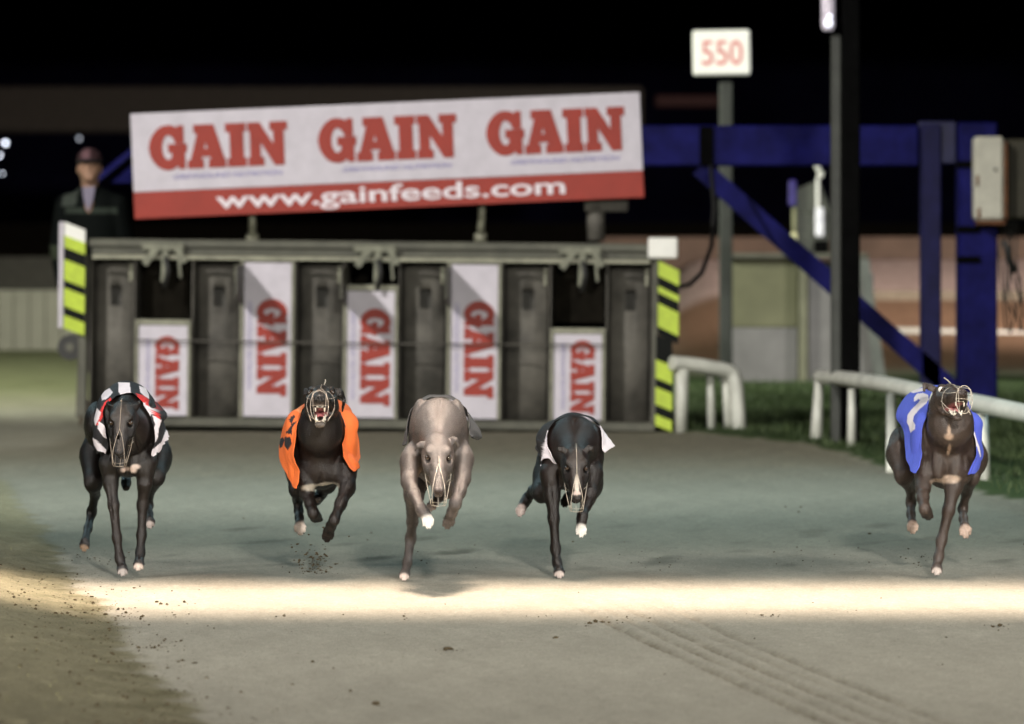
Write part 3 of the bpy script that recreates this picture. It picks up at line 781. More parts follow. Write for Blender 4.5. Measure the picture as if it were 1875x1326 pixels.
# 5: dark brown dog, blue jacket
zz = lambda p: z1(p, 3.315, 1600, 670)
dogs.append(dict(grooves=[([(1735,826),(1735,870)],.005)], seed=5, d0=20.0, label='dark brown greyhound in a blue jacket numbered 2, pink mouth open',
    coat=(.058, .039, .030), tan=(.095, .063, .048), chest=(1733, 826), cw=.108, ch=.140, hips=(1722, 815), hw=.12, hh=.12, nose=(.03, .02, .018),
    neck=(1740, 775, .0), nr=.078, head=(1735, 730, -.06), rot=(13, 13, -6), hs=1.10, es=(.2, 1.0), tongue='tongue_pink', mouth=21, wr=.0022,
    ears=[[(-.036, -.02, .030, .013), (-.060, -.024, .040, .014), (-.078, -.018, .046, .011), (-.082, -.012, .020, .005)], [(.036, -.022, .028, .013), (.056, -.03, .036, .014), (.070, -.024, .018, .011), (.074, -.016, -.004, .006)]],
    muscle=[(1690, 815, .14, .036, .07, .12), (1776, 815, .14, .036, .07, .12), (1694, 862, .08, .036, .045, .05), (1765, 862, .08, .036, .045, .05), (1733, 855, .08, .07, .05, .06),
            (1648, 822, .55, .046, .10, .085), (1786, 835, .60, .036, .09, .085), (1690, 800, .60, .08, .1, .09)],
    fine=[(1718, 850, .03, .024, .02, .06), (1750, 850, .03, .024, .02, .06), (1722, 800, .02, .02, .03, .06), (1752, 800, .02, .02, .03, .06)],
    legs=[dict(pts=[(1752, 862, .08, .042), (1746, 893, .06, .031), (1737, 935, .04, .0225), (1724, 990, .04, .019), (1719, 1020, .02, .0175), (1715, 1038, .0, .019)], toe=(-.05, -.75, -.50), white=True, wc=(.62, .52, .46)),
          dict(pts=[(1692, 862, .08, .038), (1690, 893, .03, .027), (1690, 912, -.02, .022), (1693, 932, -.08, .0195), (1696, 937, .0, .019), (1698, 939, .03, .019)], toe=(.1, .6, -.6), ps=1.05),
          dict(pts=[(1648, 832, .50, .056), (1656, 868, .42, .036), (1668, 895, .58, .021), (1668, 920, .64, .019), (1668, 942, .58, .0155), (1670, 956, .54, .018)], toe=(.05, -.45, -.9), white='sock', wc=(.52, .38, .30), ps=1.1),
          dict(pts=[(1786, 840, .55, .050), (1778, 872, .44, .032), (1770, 900, .60, .020), (1763, 932, .66, .018), (1764, 950, .60, .0155), (1766, 962, .56, .018)], toe=(.10, -.45, -.9), white='sock', wc=(.52, .38, .30), ps=1.2)],
    marks=[((1735, 798, -.02), (.020, .13, .016), (.42, .30, .22)), ((1735, 786, -.02), (.008, .13, .022), (.42, .30, .22)), ((1737, 822, -.01), (.007, .13, .024), (.42, .30, .22)), ((1718, 882, .04), (.034, .06, .012), (.50, .38, .29)), ((1742, 877, .04), (.034, .06, .016), (.50, .38, .29))],
    eyewhite=-1,
    jacket=dict(front=[(1676, 867, .0), (1687, 840, .02), (1689, 800, .06), (1697, 765, .08), (1703, 728, .12), (1715, 712, .20), (1737, 716, .20), (1764, 742, .12), (1775, 775, .06), (1787, 825, .02), (1772, 869, .0)],
                back=[(1672, 864, .04), (1662, 835, .16), (1657, 790, .30), (1642, 762, .36), (1660, 727, .38), (1690, 711, .40), (1735, 708, .40), (1770, 733, .38), (1781, 768, .34), (1798, 828, .28), (1778, 867, .05)],
                paint=polypaint(BLU, [(WHT, zz([(246,215),(246,195),(262,172),(300,166),(332,178),(336,205),(318,232),(280,264),(246,305),(240,335),(254,358),(250,385),(226,406),(219,385),(217,368),(203,345),(208,300),(230,268),(270,228),(284,208),(272,203),(262,214)])),
                    (WHT, zz([(235,148),(315,132),(318,152),(240,168),(228,164)])), (WHT, zz([(562,290),(575,300),(640,500),(650,560),(640,545),(600,420)]))]),
                label='blue racing jacket with a white numeral 2'),
    strap=[(.01, .0, .054), (.0, -.006, .066), (-.014, -.006, .074)]))

for S in dogs:
    make_dog(S)

# ------------------------------------------------------------------ ground: one sheet out to the horizon, height and surface zones as functions of x, y
def sstep(a, b, x):
    t = np.clip((x-a)/(b-a), 0, 1); return t*t*(3-2*t)
def edge_x(y): return np.where(y < 30, -0.83 - 0.135*(y-14), -2.99 - .165*(y-30))
def grass_edge(y): return np.interp(y, [0, 14, 20, 26, 29, 31.5, 33, 35, 36.5, 60], [4.6, 3.9, 3.2, 2.42, 2.12, 1.95, 1.72, 1.05, .6, -2])
def groove(x, y, q):
    qq = q + .045*vnoise(np.stack([x*0, y, x*0], -1), 1.6, 61) + .02*vnoise(np.stack([x, y, x*0], -1), 12, 62)
    ph = qq*math.pi*5.2; idx = np.round(ph/(2*math.pi))
    w = np.array([.55, 1.0, .7, .95, .45, .8, .6])[(idx.astype(int) + 3) % 7]
    return (np.cos(ph)*.5 + .5)**1.6*w*np.clip(.8 + .5*vnoise(np.stack([x*3, y, x*0], -1), 5, 63), .2, 1.3)
def g_h(x, y):
    e = edge_x(y)
    n1 = vnoise(np.stack([x, y, x*0], -1), 2.1, 3); n2 = vnoise(np.stack([x, y, x*0], -1), 9, 4); n3 = vnoise(np.stack([x, y*.45, x*0], -1), 34, 5); n4 = vnoise(np.stack([x, y, x*0], -1), 70, 8)
    left = sstep(.05, -.75, x - e + .07*n2 + .04*n1)
    bank = left*(.095 + .012*n1 + .010*n2 + .006*n3 + .004*n4)
    bank = bank * sstep(34, 27, y)
    rough = (sstep(.35, -.2, x - e))*(.004*n3 + .003*n4)
    h = bank + rough + .0035*n1 + .0020*n2 + .0009*n3
    # drag-harrow and tyre grooves
    t = (y - 14.0)/3.95
    cxl = 1.02 - t*.62 + .05*t*t                       # centre of the tracks
    wd = .205 + .0*t
    q = (x - cxl)/wd
    win = sstep(1.05, .85, np.abs(q))*sstep(19.3, 17.2, y)
    gro = groove(x, y, q)
    h = h - win*(gro*.019 + .004*n3*gro + .002*n4) - win*.0022*np.sin(y*55 + q*5 + n3)*gro
    # hoof-size scrapes where the dogs run
    run = sstep(20.0, 20.5, y)*sstep(26, 22, y)
    h = h - run*.009*np.clip(vnoise(np.stack([x, y*.35, x*0], -1), 13, 21) - .42, 0, 1)*3
    # far bend banks up behind the infield
    far = sstep(1.0, 2.5, x)*np.clip((y-52)/15, 0, 1)*1.02
    far = far*(1 - .0*y)
    gh = sstep(-.03, .10, x - grass_edge(y))*sstep(52, 44, y)
    h = h + far + gh*.025
    return h
def span(a, b, st): return list(np.arange(a, b, st))
xs = np.array([-400, -200, -100, -60, -40, -25, -16] + span(-12, -5, .6) + span(-5, -2.8, .12) + span(-2.8, 2.9, .017) + span(2.9, 5, .1) + span(5, 16, .6) + [16, 25, 40, 70, 120, 200, 400])
ys = np.array([-20, -5, 2, 6, 9, 11] + span(12, 13.3, .1) + span(13.3, 22, .019) + span(22, 28, .05) + span(28, 40, .12) + span(40, 72, .5) + span(72, 110, 3) + [120, 160, 220, 320, 500, 900])
X, Y = np.meshgrid(xs, ys)
H_ = g_h(X, Y)
open_ = (np.abs(X) < 2.9)*sstep(30, 24, Y)*(Y > 12)
H_ = H_ + open_*(rng.normal(0, .0010, X.shape) + .0013*vnoise(np.stack([X, Y*.5, X*0], -1), 60, 91) + .0016*vnoise(np.stack([X, Y*.6, X*0], -1), 24, 92)*(Y > 12))
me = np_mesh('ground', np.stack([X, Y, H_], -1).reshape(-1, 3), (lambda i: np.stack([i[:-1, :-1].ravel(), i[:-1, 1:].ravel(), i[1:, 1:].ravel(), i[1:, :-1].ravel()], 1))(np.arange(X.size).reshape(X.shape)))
x = X.ravel(); y = Y.ravel(); P3 = np.stack([x, y, 0*x], -1)
n1 = vnoise(P3, 2.1, 3); n2 = vnoise(P3, 9, 4); n5 = vnoise(np.stack([x*.35, y, 0*x], -1), 3.0, 31); n6 = vnoise(np.stack([x*.4, y*.25, 0*x], -1), 26, 33)
sand = np.array([.352, .332, .272]); cool_tint = np.array([.215, .23, .18])
c = np.tile(sand, (len(x), 1))*(1 + .05*n1 + .04*n2)[:, None]
mx = lambda c, k, a: c*(1-np.clip(a, 0, 1)[:, None]) + np.array(k)*np.clip(a, 0, 1)[:, None]
c = mx(c, cool_tint, sstep(20.6, 22.5, y + .5*n5)*.75)  # cool lamplight painted into the sand colour behind the dogs
c = mx(c, [.27, .245, .165], sstep(27, 32, y + 1.2*n5)*.55)  # browner sand near the trap, also paled in place of stronger lamplight
c = mx(c, [.14, .14, .11], sstep(20.3, 20.8, y)*sstep(26, 21.5, y)*np.clip(n6 - .30, 0, 1)*2.2)
e = edge_x(y)
vg = sstep(.03, -.06, x - e + .07*n2 + .04*n1 + .03*vnoise(P3, 45, 14))
dirt = np.clip(.45 + .6*vnoise(P3, 14, 12) + .35*vnoise(P3, 45, 13), 0, 1)
c = mx(c, [.21, .19, .115], vg*.88*(1-sstep(23, 27, y)))
c = mx(c, [.09, .08, .04], vg*dirt*.8*(.25+.75*sstep(-.45, -.02, x-e))*(1-sstep(24, 30, y)))
c = mx(c, [.25, .245, .15], vg*sstep(21, 25, y)*.8)
c = mx(c, [.20, .22, .10], sstep(38, 46, y + 1.5*n5)*sstep(-2.2, -2.8, x)*.8)
c = mx(c, [.46, .46, .36], sstep(31, 33, y + .4*n1)*sstep(41, 38, y)*sstep(-2.75, -2.95, x)*.6)  # strip left of the trap painted paler to stand in for lamplight
# darker brown along the tyre grooves
t = (y - 14.0)/3.95; q = (x - (1.02 - t*.62 + .05*t*t))/.205
win = sstep(1.1, .85, np.abs(q))*sstep(19.4, 17.0, y)
c = mx(c, [.11, .085, .048], win*groove(x, y, q)*np.clip(.75+.6*vnoise(np.stack([x*2, y*.6, 0*x], -1), 22, 51), 0, 1)*.85)
gz = sstep(-.02, .06, x - grass_edge(y) + .06*n2)
c = mx(c, [.04, .07, .02], gz*sstep(52, 47, y))
far = sstep(1.0, 2.0, x)*sstep(50, 53, y)
c = mx(c, [.20, .118, .070], far)
c = mx(c, [.46, .345, .30], far*sstep(60.6, 61.6, y))
c = mx(c, [.16, .09, .06], far*sstep(66.6, 67.2, y)*.8)
c = mx(c, [.05, .06, .04], sstep(75, 85, y))
c = c*(1 + .07*vnoise(np.stack([x*.8, y*.22, 0*x], -1), 16, 71) + .06*vnoise(np.stack([x, y*.3, 0*x], -1), 48, 72))[:, None]*rng.normal(1, .05, (len(x), 1))
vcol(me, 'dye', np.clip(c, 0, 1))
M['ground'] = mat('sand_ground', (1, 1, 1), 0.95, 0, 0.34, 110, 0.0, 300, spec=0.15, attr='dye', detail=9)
_n = M['ground'].node_tree
_b = _n.nodes['Principled BSDF']
_tc = _n.nodes.new('ShaderNodeTexCoord')
_mp = _n.nodes.new('ShaderNodeMapping'); _mp.inputs['Scale'].default_value = (1, .5, 1)
_n.links.new(_tc.outputs['Object'], _mp.inputs['Vector'])
_na = _n.nodes.new('ShaderNodeTexNoise'); _na.inputs['Scale'].default_value = 95; _na.inputs['Detail'].default_value = 8; _na.inputs['Roughness'].default_value = .7
_n.links.new(_mp.outputs[0], _na.inputs['Vector'])
_bu = _n.nodes.new('ShaderNodeBump'); _bu.inputs['Strength'].default_value = .8; _bu.inputs['Distance'].default_value = .016
_n.links.new(_na.outputs['Fac'], _bu.inputs['Height']); _n.links.new(_bu.outputs[0], _b.inputs['Normal'])
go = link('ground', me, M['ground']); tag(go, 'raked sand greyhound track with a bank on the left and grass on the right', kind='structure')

def gz_at(x, y): return float(g_h(np.array([x], float), np.array([y], float))[0])

# ------------------------------------------------------------------ loose sand clods and crumbs
M['clod'] = mat('sand_clod', (.06, .045, .025), 0.95, 0, .4, 60, .5, 120, spec=.1)
def clods(name, items, label, m=None):
    V = []; Fc = []
    ico_v = np.array([(0,0,1),(.894,0,.447),(.276,.851,.447),(-.724,.526,.447),(-.724,-.526,.447),(.276,-.851,.447),(.724,.526,-.447),(-.276,.851,-.447),(-.894,0,-.447),(-.276,-.851,-.447),(.724,-.526,-.447),(0,0,-1)])
    ico_f = np.array([(0,1,2),(0,2,3),(0,3,4),(0,4,5),(0,5,1),(1,6,2),(2,7,3),(3,8,4),(4,9,5),(5,10,1),(2,6,7),(3,7,8),(4,8,9),(5,9,10),(1,10,6),(6,11,7),(7,11,8),(8,11,9),(9,11,10),(10,11,6)])
    b = 0
    for (x_, y_, z_, r_) in items:
        j = rng.uniform(.65, 1.3, (12, 1)); sc3 = rng.uniform(.6, 1.3, 3)*np.array([1.1, 1.1, .7])
        V.append(ico_v*j*sc3*r_ + (x_, y_, z_)); Fc.append(ico_f + b); b += 12
    me = np_mesh(name, np.concatenate(V), np.concatenate(Fc), False)
    o = link(name, me, m or M['clod']); tag(o, label, kind='stuff'); return o
it = []
for i in range(1500):          # crumbs along the foot of the bank
    y_ = 13.3 + 7*rng.random()**1.1; e_ = float(edge_x(np.array(y_)))
    x_ = e_ + rng.normal(-.14, .17)
    r_ = .0016 + .0050*rng.random()**7
    it.append((x_, y_, gz_at(x_, y_) + r_*.3, r_))
for i in range(240):
    y_ = rng.normal(18.1, .42); e_ = float(edge_x(np.array(y_))); x_ = e_ - abs(rng.normal(0, .35)) + .1
    r_ = .0016 + .0055*rng.random()**6
    it.append((x_, y_, gz_at(x_, y_) + r_*.3, r_))
for i in range(170):          # scattered over the open sand
    y_ = 13.3 + 12*rng.random(); x_ = rng.uniform(-1.6, 3.0)
    r_ = .0018 + .007*rng.random()**5
    it.append((x_, y_, gz_at(x_, y_) + r_*.3, r_))
for (px, py, r_) in ((338, 1104, .008), (822, 1190, .013), (815, 1192, .009), (1090, 1141, .012), (1080, 1143, .008), (1103, 1139, .007), (1115, 1137, .005), (1830, 1147, .012), (1818, 1149, .007), (688, 1290, .012), (283, 1187, .006), (291, 1184, .005), (300, 1174, .005), (303, 1171, .005), (1148, 1130, .005), (1190, 1131, .005), (1395, 1128, .006), (1415, 1128, .005), (1000, 1128, .004), (320, 1126, .005), (740, 1129, .005), (520, 1128, .006)):
    d_ = F*CAMZ/(py-434.0); p = at(px, py, d_); it.append((p.x, p.y, gz_at(p.x, p.y)+r_*.35, r_))
    for k in range(5):
        x_ = p.x + rng.normal(0, .03); y_ = p.y + rng.normal(0, .08); it.append((x_, y_, gz_at(x_, y_)+.001, .0015+.002*rng.random()))
clods('sand_crumbs', it, 'small dark crumbs of sand scattered on the track')
it = []
for i in range(150):           # sand kicked up under the second dog, still in the air
    a = rng.random()
    it.append((at(577, 0, 20).x + rng.normal(0, .028 + .03*a), 19.95 + rng.normal(0, .08), max(.006, .02 + abs(rng.normal(0, .035 + .03*a))), .0016 + .0045*rng.random()**2))
clods('kicked_up_sand', it, 'puff of kicked up sand below the orange jacket dog')
it = []
for cx_, w_ in ((1660, 60), (1210, 40), (750, 60), (140, 25), (1480, 50), (200, 20), (1690, 14)):
    for i in range(22):
        p = at(cx_ + rng.normal(0, w_), 0, 20.6); y_ = 20.4 + rng.random()*1.3
        it.append((p.x, y_, max(.004, rng.normal(.008, .014)), .0012 + .0030*rng.random()**2))
clods('flying_grit', it, 'grit thrown up by paws above the track')

# ------------------------------------------------------------------ infield grass
M['grass'] = mat('grass', (.035, .075, .018), .7, 0, .5, 2.5, color2=(.07, .10, .03))
def grass(name, pts, label, hmin, hmax):
    n = len(pts); p = np.array(pts)
    a = rng.uniform(0, 6.28, n); h = rng.uniform(hmin, hmax, n); wd = rng.uniform(.003, .006, n)
    lx = rng.normal(0, .35, n)*h; ly = rng.normal(0, .35, n)*h
    z = p[:, 2]
    v0 = np.stack([p[:, 0]-wd*np.cos(a), p[:, 1]-wd*np.sin(a), z-.01], 1); v1 = np.stack([p[:, 0]+wd*np.cos(a), p[:, 1]+wd*np.sin(a), z-.01], 1)
    v2 = np.stack([p[:, 0]+lx, p[:, 1]+ly, z+h], 1)
    v = np.stack([v0, v1, v2], 1).reshape(-1, 3); f = np.arange(3*n).reshape(-1, 3)
    o = link(name, np_mesh(name, v, f, False), M['grass']); tag(o, label, kind='stuff')
def scatter(n, x0, x1, y0, y1, cond, patch):
    x_ = rng.uniform(x0, x1, n); y_ = rng.uniform(y0, y1, n)
    m = cond(x_, y_) & (rng.random(n) < np.clip(.5 + patch*vnoise(np.stack([x_, y_*.6, 0*x_], -1), 2.6, 17)*1.6, 0, 1))
    x_ = x_[m]; y_ = y_[m]; return np.stack([x_, y_, g_h(x_, y_)], 1)
pt = np.concatenate([scatter(60000, .5, 5.5, 25, 46, lambda x, y: x > grass_edge(y)+.05, .55)])
grass('infield_grass', pt, 'short green grass of the infield behind the white running rail', .02, .06)
pt = scatter(15000, -3.4, -.8, 13.3, 27, lambda x, y: x < edge_x(y) - .15 - .25*rng.random(len(x)), .9)
M['grass_keep'] = M['grass']; M['grass'] = mat('dry_grass', (.16, .15, .07), .8, 0, .35, 6)
grass('bank_grass', pt[rng.random(len(pt)) < .35], 'sparse dry grass stubble on the sandy bank', .004, .012)
M['grass'] = M['grass_keep']

# ------------------------------------------------------------------ lettering
GL = {'G': (.98, [[(.90,.62),(.90,1.0),(.79,1.0),(.75,.94),(.64,1.0),(.5,1.02),(.36,1.0),(.22,.92),(.1,.79),(.03,.65),(0,.5),(.03,.34),(.1,.2),(.22,.07),(.36,0),(.5,-.02),(.64,.01),(.75,.09),(.80,.0),(.92,0),(.92,.40),(.98,.40),(.98,.56),(.52,.56),(.52,.40),(.62,.40),(.62,.27),(.56,.20),(.48,.18),(.39,.23),(.33,.35),(.31,.5),(.33,.64),(.39,.77),(.48,.83),(.57,.81),(.66,.74),(.72,.62)]]),
      'A': (1.02, [[(0,0),(.38,0),(.38,.16),(.31,.16),(.345,.27),(.60,.27),(.635,.16),(.56,.16),(.56,0),(1.02,0),(1.02,.16),(.95,.16),(.68,1),(.18,1),(.18,.84),(.28,.84),(.07,.16),(0,.16)], [(.39,.42),(.47,.70),(.55,.42)]]),
      'I': (.54, [[(0,0),(.54,0),(.54,.16),(.43,.16),(.43,.84),(.54,.84),(.54,1),(0,1),(0,.84),(.11,.84),(.11,.16),(0,.16)]]),
      'N': (1.06, [[(0,0),(.42,0),(.42,.16),(.33,.16),(.33,.62),(.74,0),(.96,0),(.96,.84),(1.06,.84),(1.06,1),(.64,1),(.64,.84),(.73,.84),(.73,.40),(.33,1),(0,1),(0,.84),(.1,.84),(.1,.16),(0,.16)]])}
def curve_mesh(name, splines, depth, off=0.0):
    cu = bpy.data.curves.new(name, 'CURVE'); cu.dimensions = '2D'; cu.fill_mode = 'BOTH'; cu.extrude = depth/2; cu.offset = off
    for s_ in splines:
        sp = cu.splines.new('POLY'); sp.points.add(len(s_)-1); sp.use_cyclic_u = True
        for p, q in zip(sp.points, s_): p.co = (q[0], q[1], 0, 1)
    o = bpy.data.objects.new(name, cu); col.objects.link(o)
    dg = bpy.context.evaluated_depsgraph_get()
    me = bpy.data.meshes.new_from_object(o.evaluated_get(dg))
    bpy.data.objects.remove(o); bpy.data.curves.remove(cu)
    return me
def gain_mesh(width, height, depth=.004):
    spl = []; xo = 0; gap = -.02
    tot = sum(GL[c][0] for c in 'GAIN') + .06*1 + .015*2
    for i, ch in enumerate('GAIN'):
        w_, pl = GL[ch]
        for pg in pl: spl.append([((xo+px)*width/tot, py*height) for px, py in pg])
        xo += w_ + (.06 if i == 0 else .015)
    return curve_mesh('gain_lettering', spl, depth, height*.026)
def text_mesh(body, width, height, depth=.003, bold=0.0, shear=0.0):
    cu = bpy.data.curves.new('t', 'FONT'); cu.body = body; cu.extrude = depth/2; cu.offset = bold; cu.shear = shear
    o = bpy.data.objects.new('t', cu); col.objects.link(o)
    dg = bpy.context.evaluated_depsgraph_get()
    me = bpy.data.meshes.new_from_object(o.evaluated_get(dg))
    bpy.data.objects.remove(o); bpy.data.curves.remove(cu)
    co = np.empty(len(me.vertices)*3, dtype=np.float32); me.vertices.foreach_get('co', co); co = co.reshape(-1, 3)
    lo = co.min(0); hi = co.max(0)
    co[:, 0] = (co[:, 0]-lo[0])/(hi[0]-lo[0])*width; co[:, 1] = (co[:, 1]-lo[1])/(hi[1]-lo[1])*height
    me.vertices.foreach_set('co', co.ravel()); me.update()
    return me
def place_flat(name, me, m, parent, origin, xdir, ydir):
    """put a flat lettering mesh in the parent's own space"""
    xd = Vector(xdir).normalized(); yd = Vector(ydir).normalized(); zd = xd.cross(yd)
    M4 = Matrix((( xd.x, yd.x, zd.x, origin[0]), (xd.y, yd.y, zd.y, origin[1]), (xd.z, yd.z, zd.z, origin[2]), (0, 0, 0, 1)))
    me.transform(M4)
    return link(name, me, m, parent, world=False)

# ------------------------------------------------------------------ starting trap (built in its own space, x to the right, z up, front at y = 0)
k = 1/274.3
TX = lambda px: (px-675)*k
TZ = lambda py: (778-py)*k
trap = empty('starting_trap', (at(675, 0, 35.0).x, 35.0, at(675, 778, 35.0).z), (0, R(.55), R(-2.5)))
tag(trap, 'grey steel greyhound starting trap with six stalls and striped end boards', 'starting trap')
def tb(name, m, boxes, bev=.004, parent=trap):
    b = MB()
    for (x0, x1, y0, y1, py0, py1) in boxes: b.box(TX(x0), TX(x1), y0, y1, TZ(py1), TZ(py0), 0, bev)
    return b.build(name, m, parent, world=False)
tb('roof_beam', M['galv'], [(158, 1192, -.03, .62, 442, 456), (162, 1190, .0, .60, 456.5, 470)])
tb('front_rail', M['galv_light'], [(164, 1188, -.035, -.01, 470.5, 479)])
tb('base_beam', M['galv'], [(150, 1200, -.05, .65, 768, 784)], .006)
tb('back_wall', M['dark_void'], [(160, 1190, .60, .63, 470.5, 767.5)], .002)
bays = [(160, 243), (348, 437), (538, 627), (728, 817), (917, 1006), (1108, 1192)]
posts = [(245, 347, 597), (438, 537, 480), (628, 727, 530), (818, 916, 480), (1007, 1107, 605)]
for i, (x0, x1) in enumerate(bays):
    # curved stall door set back between the posters, with a square window
    b = MB(); n = 12
    xa, xb = TX(x0+4), TX(x1-4); rows = [767, 640, 565, 528, 500, 484]
    wx0, wx1 = .38, .66
    cols = sorted(set([j/n for j in range(n+1)] + [wx0, wx1]))
    vs = []
    for r_ in rows:
        for u_ in cols: vs.append((xa + (xb-xa)*u_, .16 + .05*(2*u_-1)**2 + (.0 if r_ > 484 else .02), TZ(r_)))
    fs = []
    for a_ in range(len(rows)-1):
        for c_ in range(len(cols)-1):
            if rows[a_] == 565 and cols[c_] >= wx0-1e-6 and cols[c_+1] <= wx1+1e-6: continue
            i0 = a_*len(cols)+c_; fs.append((i0, i0+1, i0+1+len(cols), i0+len(cols)))
    b.add(vs, fs, 0, True)
    d = b.build('stall_door', M['galv_dark'], trap, world=False)
    so = d.modifiers.new('thick', 'SOLIDIFY'); so.thickness = .006
    b = MB(); b.box(xa+.02, xb-.02, .26, .28, TZ(570), TZ(520)); b.build('window_plate', mat('window_dark', (.06, .058, .05), .8), trap, world=False)
    b = MB()
    for xx in (x0, x1-2): b.box(TX(xx), TX(xx+2.5), .0, .58, TZ(767.5), TZ(480), 0)
    b.build('stall_side', M['galv_dark'], trap, world=False)
    tb('door_handle', M['galv_light'], [(x1-14, x1-8, .10, .15, 488, 520)], .003)
for i, (x0, x1, py) in enumerate(posts):
    # poster panel: frame, white board, red lettering running down
    p = tb('poster_panel', M['white_print'], [(x0+6, x1-6, -.012, .02, py+3, 765)], .002)
    fr = tb('panel_frame', M['galv_light'], [(x0, x0+5, -.03, .05, py-8, 767.5), (x1-5, x1, -.03, .05, py-8, 767.5)] + [(x0+5.2, x1-5.2, -.02, .05, py-8, py+2)], .003)
    short = i in (0, 4)
    if short: gh, gw, gy, gx0 = 42*k, 133*k, 620, x0+38
    else: gh, gw, gy, gx0 = 52*k, 176*k, (550, 566, 550)[i-1], x0+32
    me = gain_mesh(gw, gh, .004)
    place_flat('lettering', me, M['red_print'], p, (TX(gx0), -.0155, TZ(gy)), (0, 0, -1), (1, 0, 0))
    me = text_mesh('GREYHOUND NUTRITION', gw*.92, 7*k, .002, 0, .2)
    place_flat('small_lettering', me, M['blue_print'], p, (TX(gx0-18), -.0150, TZ(gy+4)), (0, 0, -1), (1, 0, 0))
    if not short:
        # side bracket of the lid: its shadow falls over the top of the poster
        b = MB()
        b.add([(TX(x0+4), -.03, TZ(486)), (TX(x0+4), -.55, TZ(490)), (TX(x0+4), -.55, TZ(545)), (TX(x0+4), -.03, TZ(562)),
               (TX(x0+7), -.03, TZ(486)), (TX(x0+7), -.55, TZ(490)), (TX(x0+7), -.55, TZ(545)), (TX(x0+7), -.03, TZ(562))],
              [(0,1,2,3),(7,6,5,4),(0,4,5,1),(1,5,6,2),(2,6,7,3),(3,7,4,0)], 0)
        b.build('lid_bracket', M['galv'], trap, world=False)
    else:
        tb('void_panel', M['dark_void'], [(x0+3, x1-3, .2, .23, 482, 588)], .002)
# lid catches: a slanted pair of arms and a hanging rod
for cx_ in (298, 688, 1062):
    b = MB()
    b.box(TX(cx_-42), TX(cx_+36), -.075, -.036, TZ(462), TZ(449), 0, .004)
    b.bar((TX(cx_-12), -.07, TZ(455)), (TX(cx_-36), -.07, TZ(488)), .045, .02)
    b.bar((TX(cx_+22), -.07, TZ(455)), (TX(cx_+38), -.07, TZ(484)), .04, .02)
    b.bar((TX(cx_+2), -.06, TZ(462)), (TX(cx_), -.06, TZ(520)), .040, .02)
    b.bar((TX(cx_+26), -.05, TZ(470)), (TX(cx_+30), -.05, TZ(512)), .018, .018)
    c_ = b.build('lid_catch', mat('catch_steel', (.17, .175, .125), .6, 0, .35, 12), trap, world=False)
    b = MB(); b.tube([(TX(cx_+4), -.09, TZ(474)), (TX(cx_+8), -.09, TZ(500)), (TX(cx_+2), -.08, TZ(530))], .018, 10); b.build('spring', M['rubber'], c_, world=False)
b = MB(); b.tube([(TX(246), -.06, TZ(627)), (TX(700), -.06, TZ(629)), (TX(1106), -.06, TZ(627))], .006, 8); b.build('cross_rod', M['galv_dark'], trap, world=False)
# striped end boards
def stripes(x0, x1, ys_, slope, y, m0, name):
    b = MB()
    xa, xb = TX(x0), TX(x1)
    for (pa, pb, mi) in ys_:
        b.add([(xa, y, TZ(pa)), (xb, y, TZ(pa+slope)), (xb, y, TZ(pb+slope)), (xa, y, TZ(pb)),
               (xa, y+.03, TZ(pa)), (xb, y+.03, TZ(pa+slope)), (xb, y+.03, TZ(pb+slope)), (xa, y+.03, TZ(pb))],
              [(0,1,2,3),(7,6,5,4),(0,4,5,1),(3,2,6,7),(0,3,7,4),(1,5,6,2)], mi)
    return b.build(name, [M['hazard_yellow'], M['hazard_black'], M['sign_white']], trap, world=False)
stripes(115, 153, [(412, 436, 2), (436, 458, 0), (458, 480, 1), (480, 518, 0), (518, 532, 1), (532, 566, 0), (566, 582, 1), (582, 606, 0)], 14, -.08, 0, 'end_board')
b = MB(); b.box(TX(105), TX(113.5), -.085, -.05, TZ(606), TZ(412), 0, .003); b.build('reflector_strip', M['white_print'], trap, world=False)
stripes(1203, 1241, [(472, 500, 0), (500, 518, 1), (518, 530, 0), (530, 549, 1), (549, 592, 0), (592, 607, 1)], 18, -.075, 0, 'end_board')
stripes(1200, 1230, [(607, 652, 1), (652, 686, 0), (686, 702, 1), (702, 734, 0), (734, 752, 1), (752, 772, 0)], 12, -.078, 0, 'end_board')
tb('end_post', M['galv'], [(140, 156, -.04, .05, 470, 767.5)])
tb('end_post', M['galv'], [(1193, 1202, -.06, .05, 470, 767.5)])
tb('end_cap', M['sign_white'], [(1184, 1238, -.12, .05, 430, 468)], .01)
b = MB()
cxw, czw = TX(125), TZ(642)
b.tube([(cxw, -.02, czw), (cxw, .06, czw)], .085, 24, 0)
wh = b.build('wheel', M['rubber'], trap, world=False)
b = MB(); b.tube([(cxw, -.03, czw), (cxw, .065, czw)], .03, 16, 0); b.build('hub', M['galv'], wh, world=False)
b = MB(); b.bar((TX(143), .02, TZ(640)), (TX(140), .02, TZ(770)), .03, .03); b.build('wheel_stay', M['galv_dark'], trap, world=False)

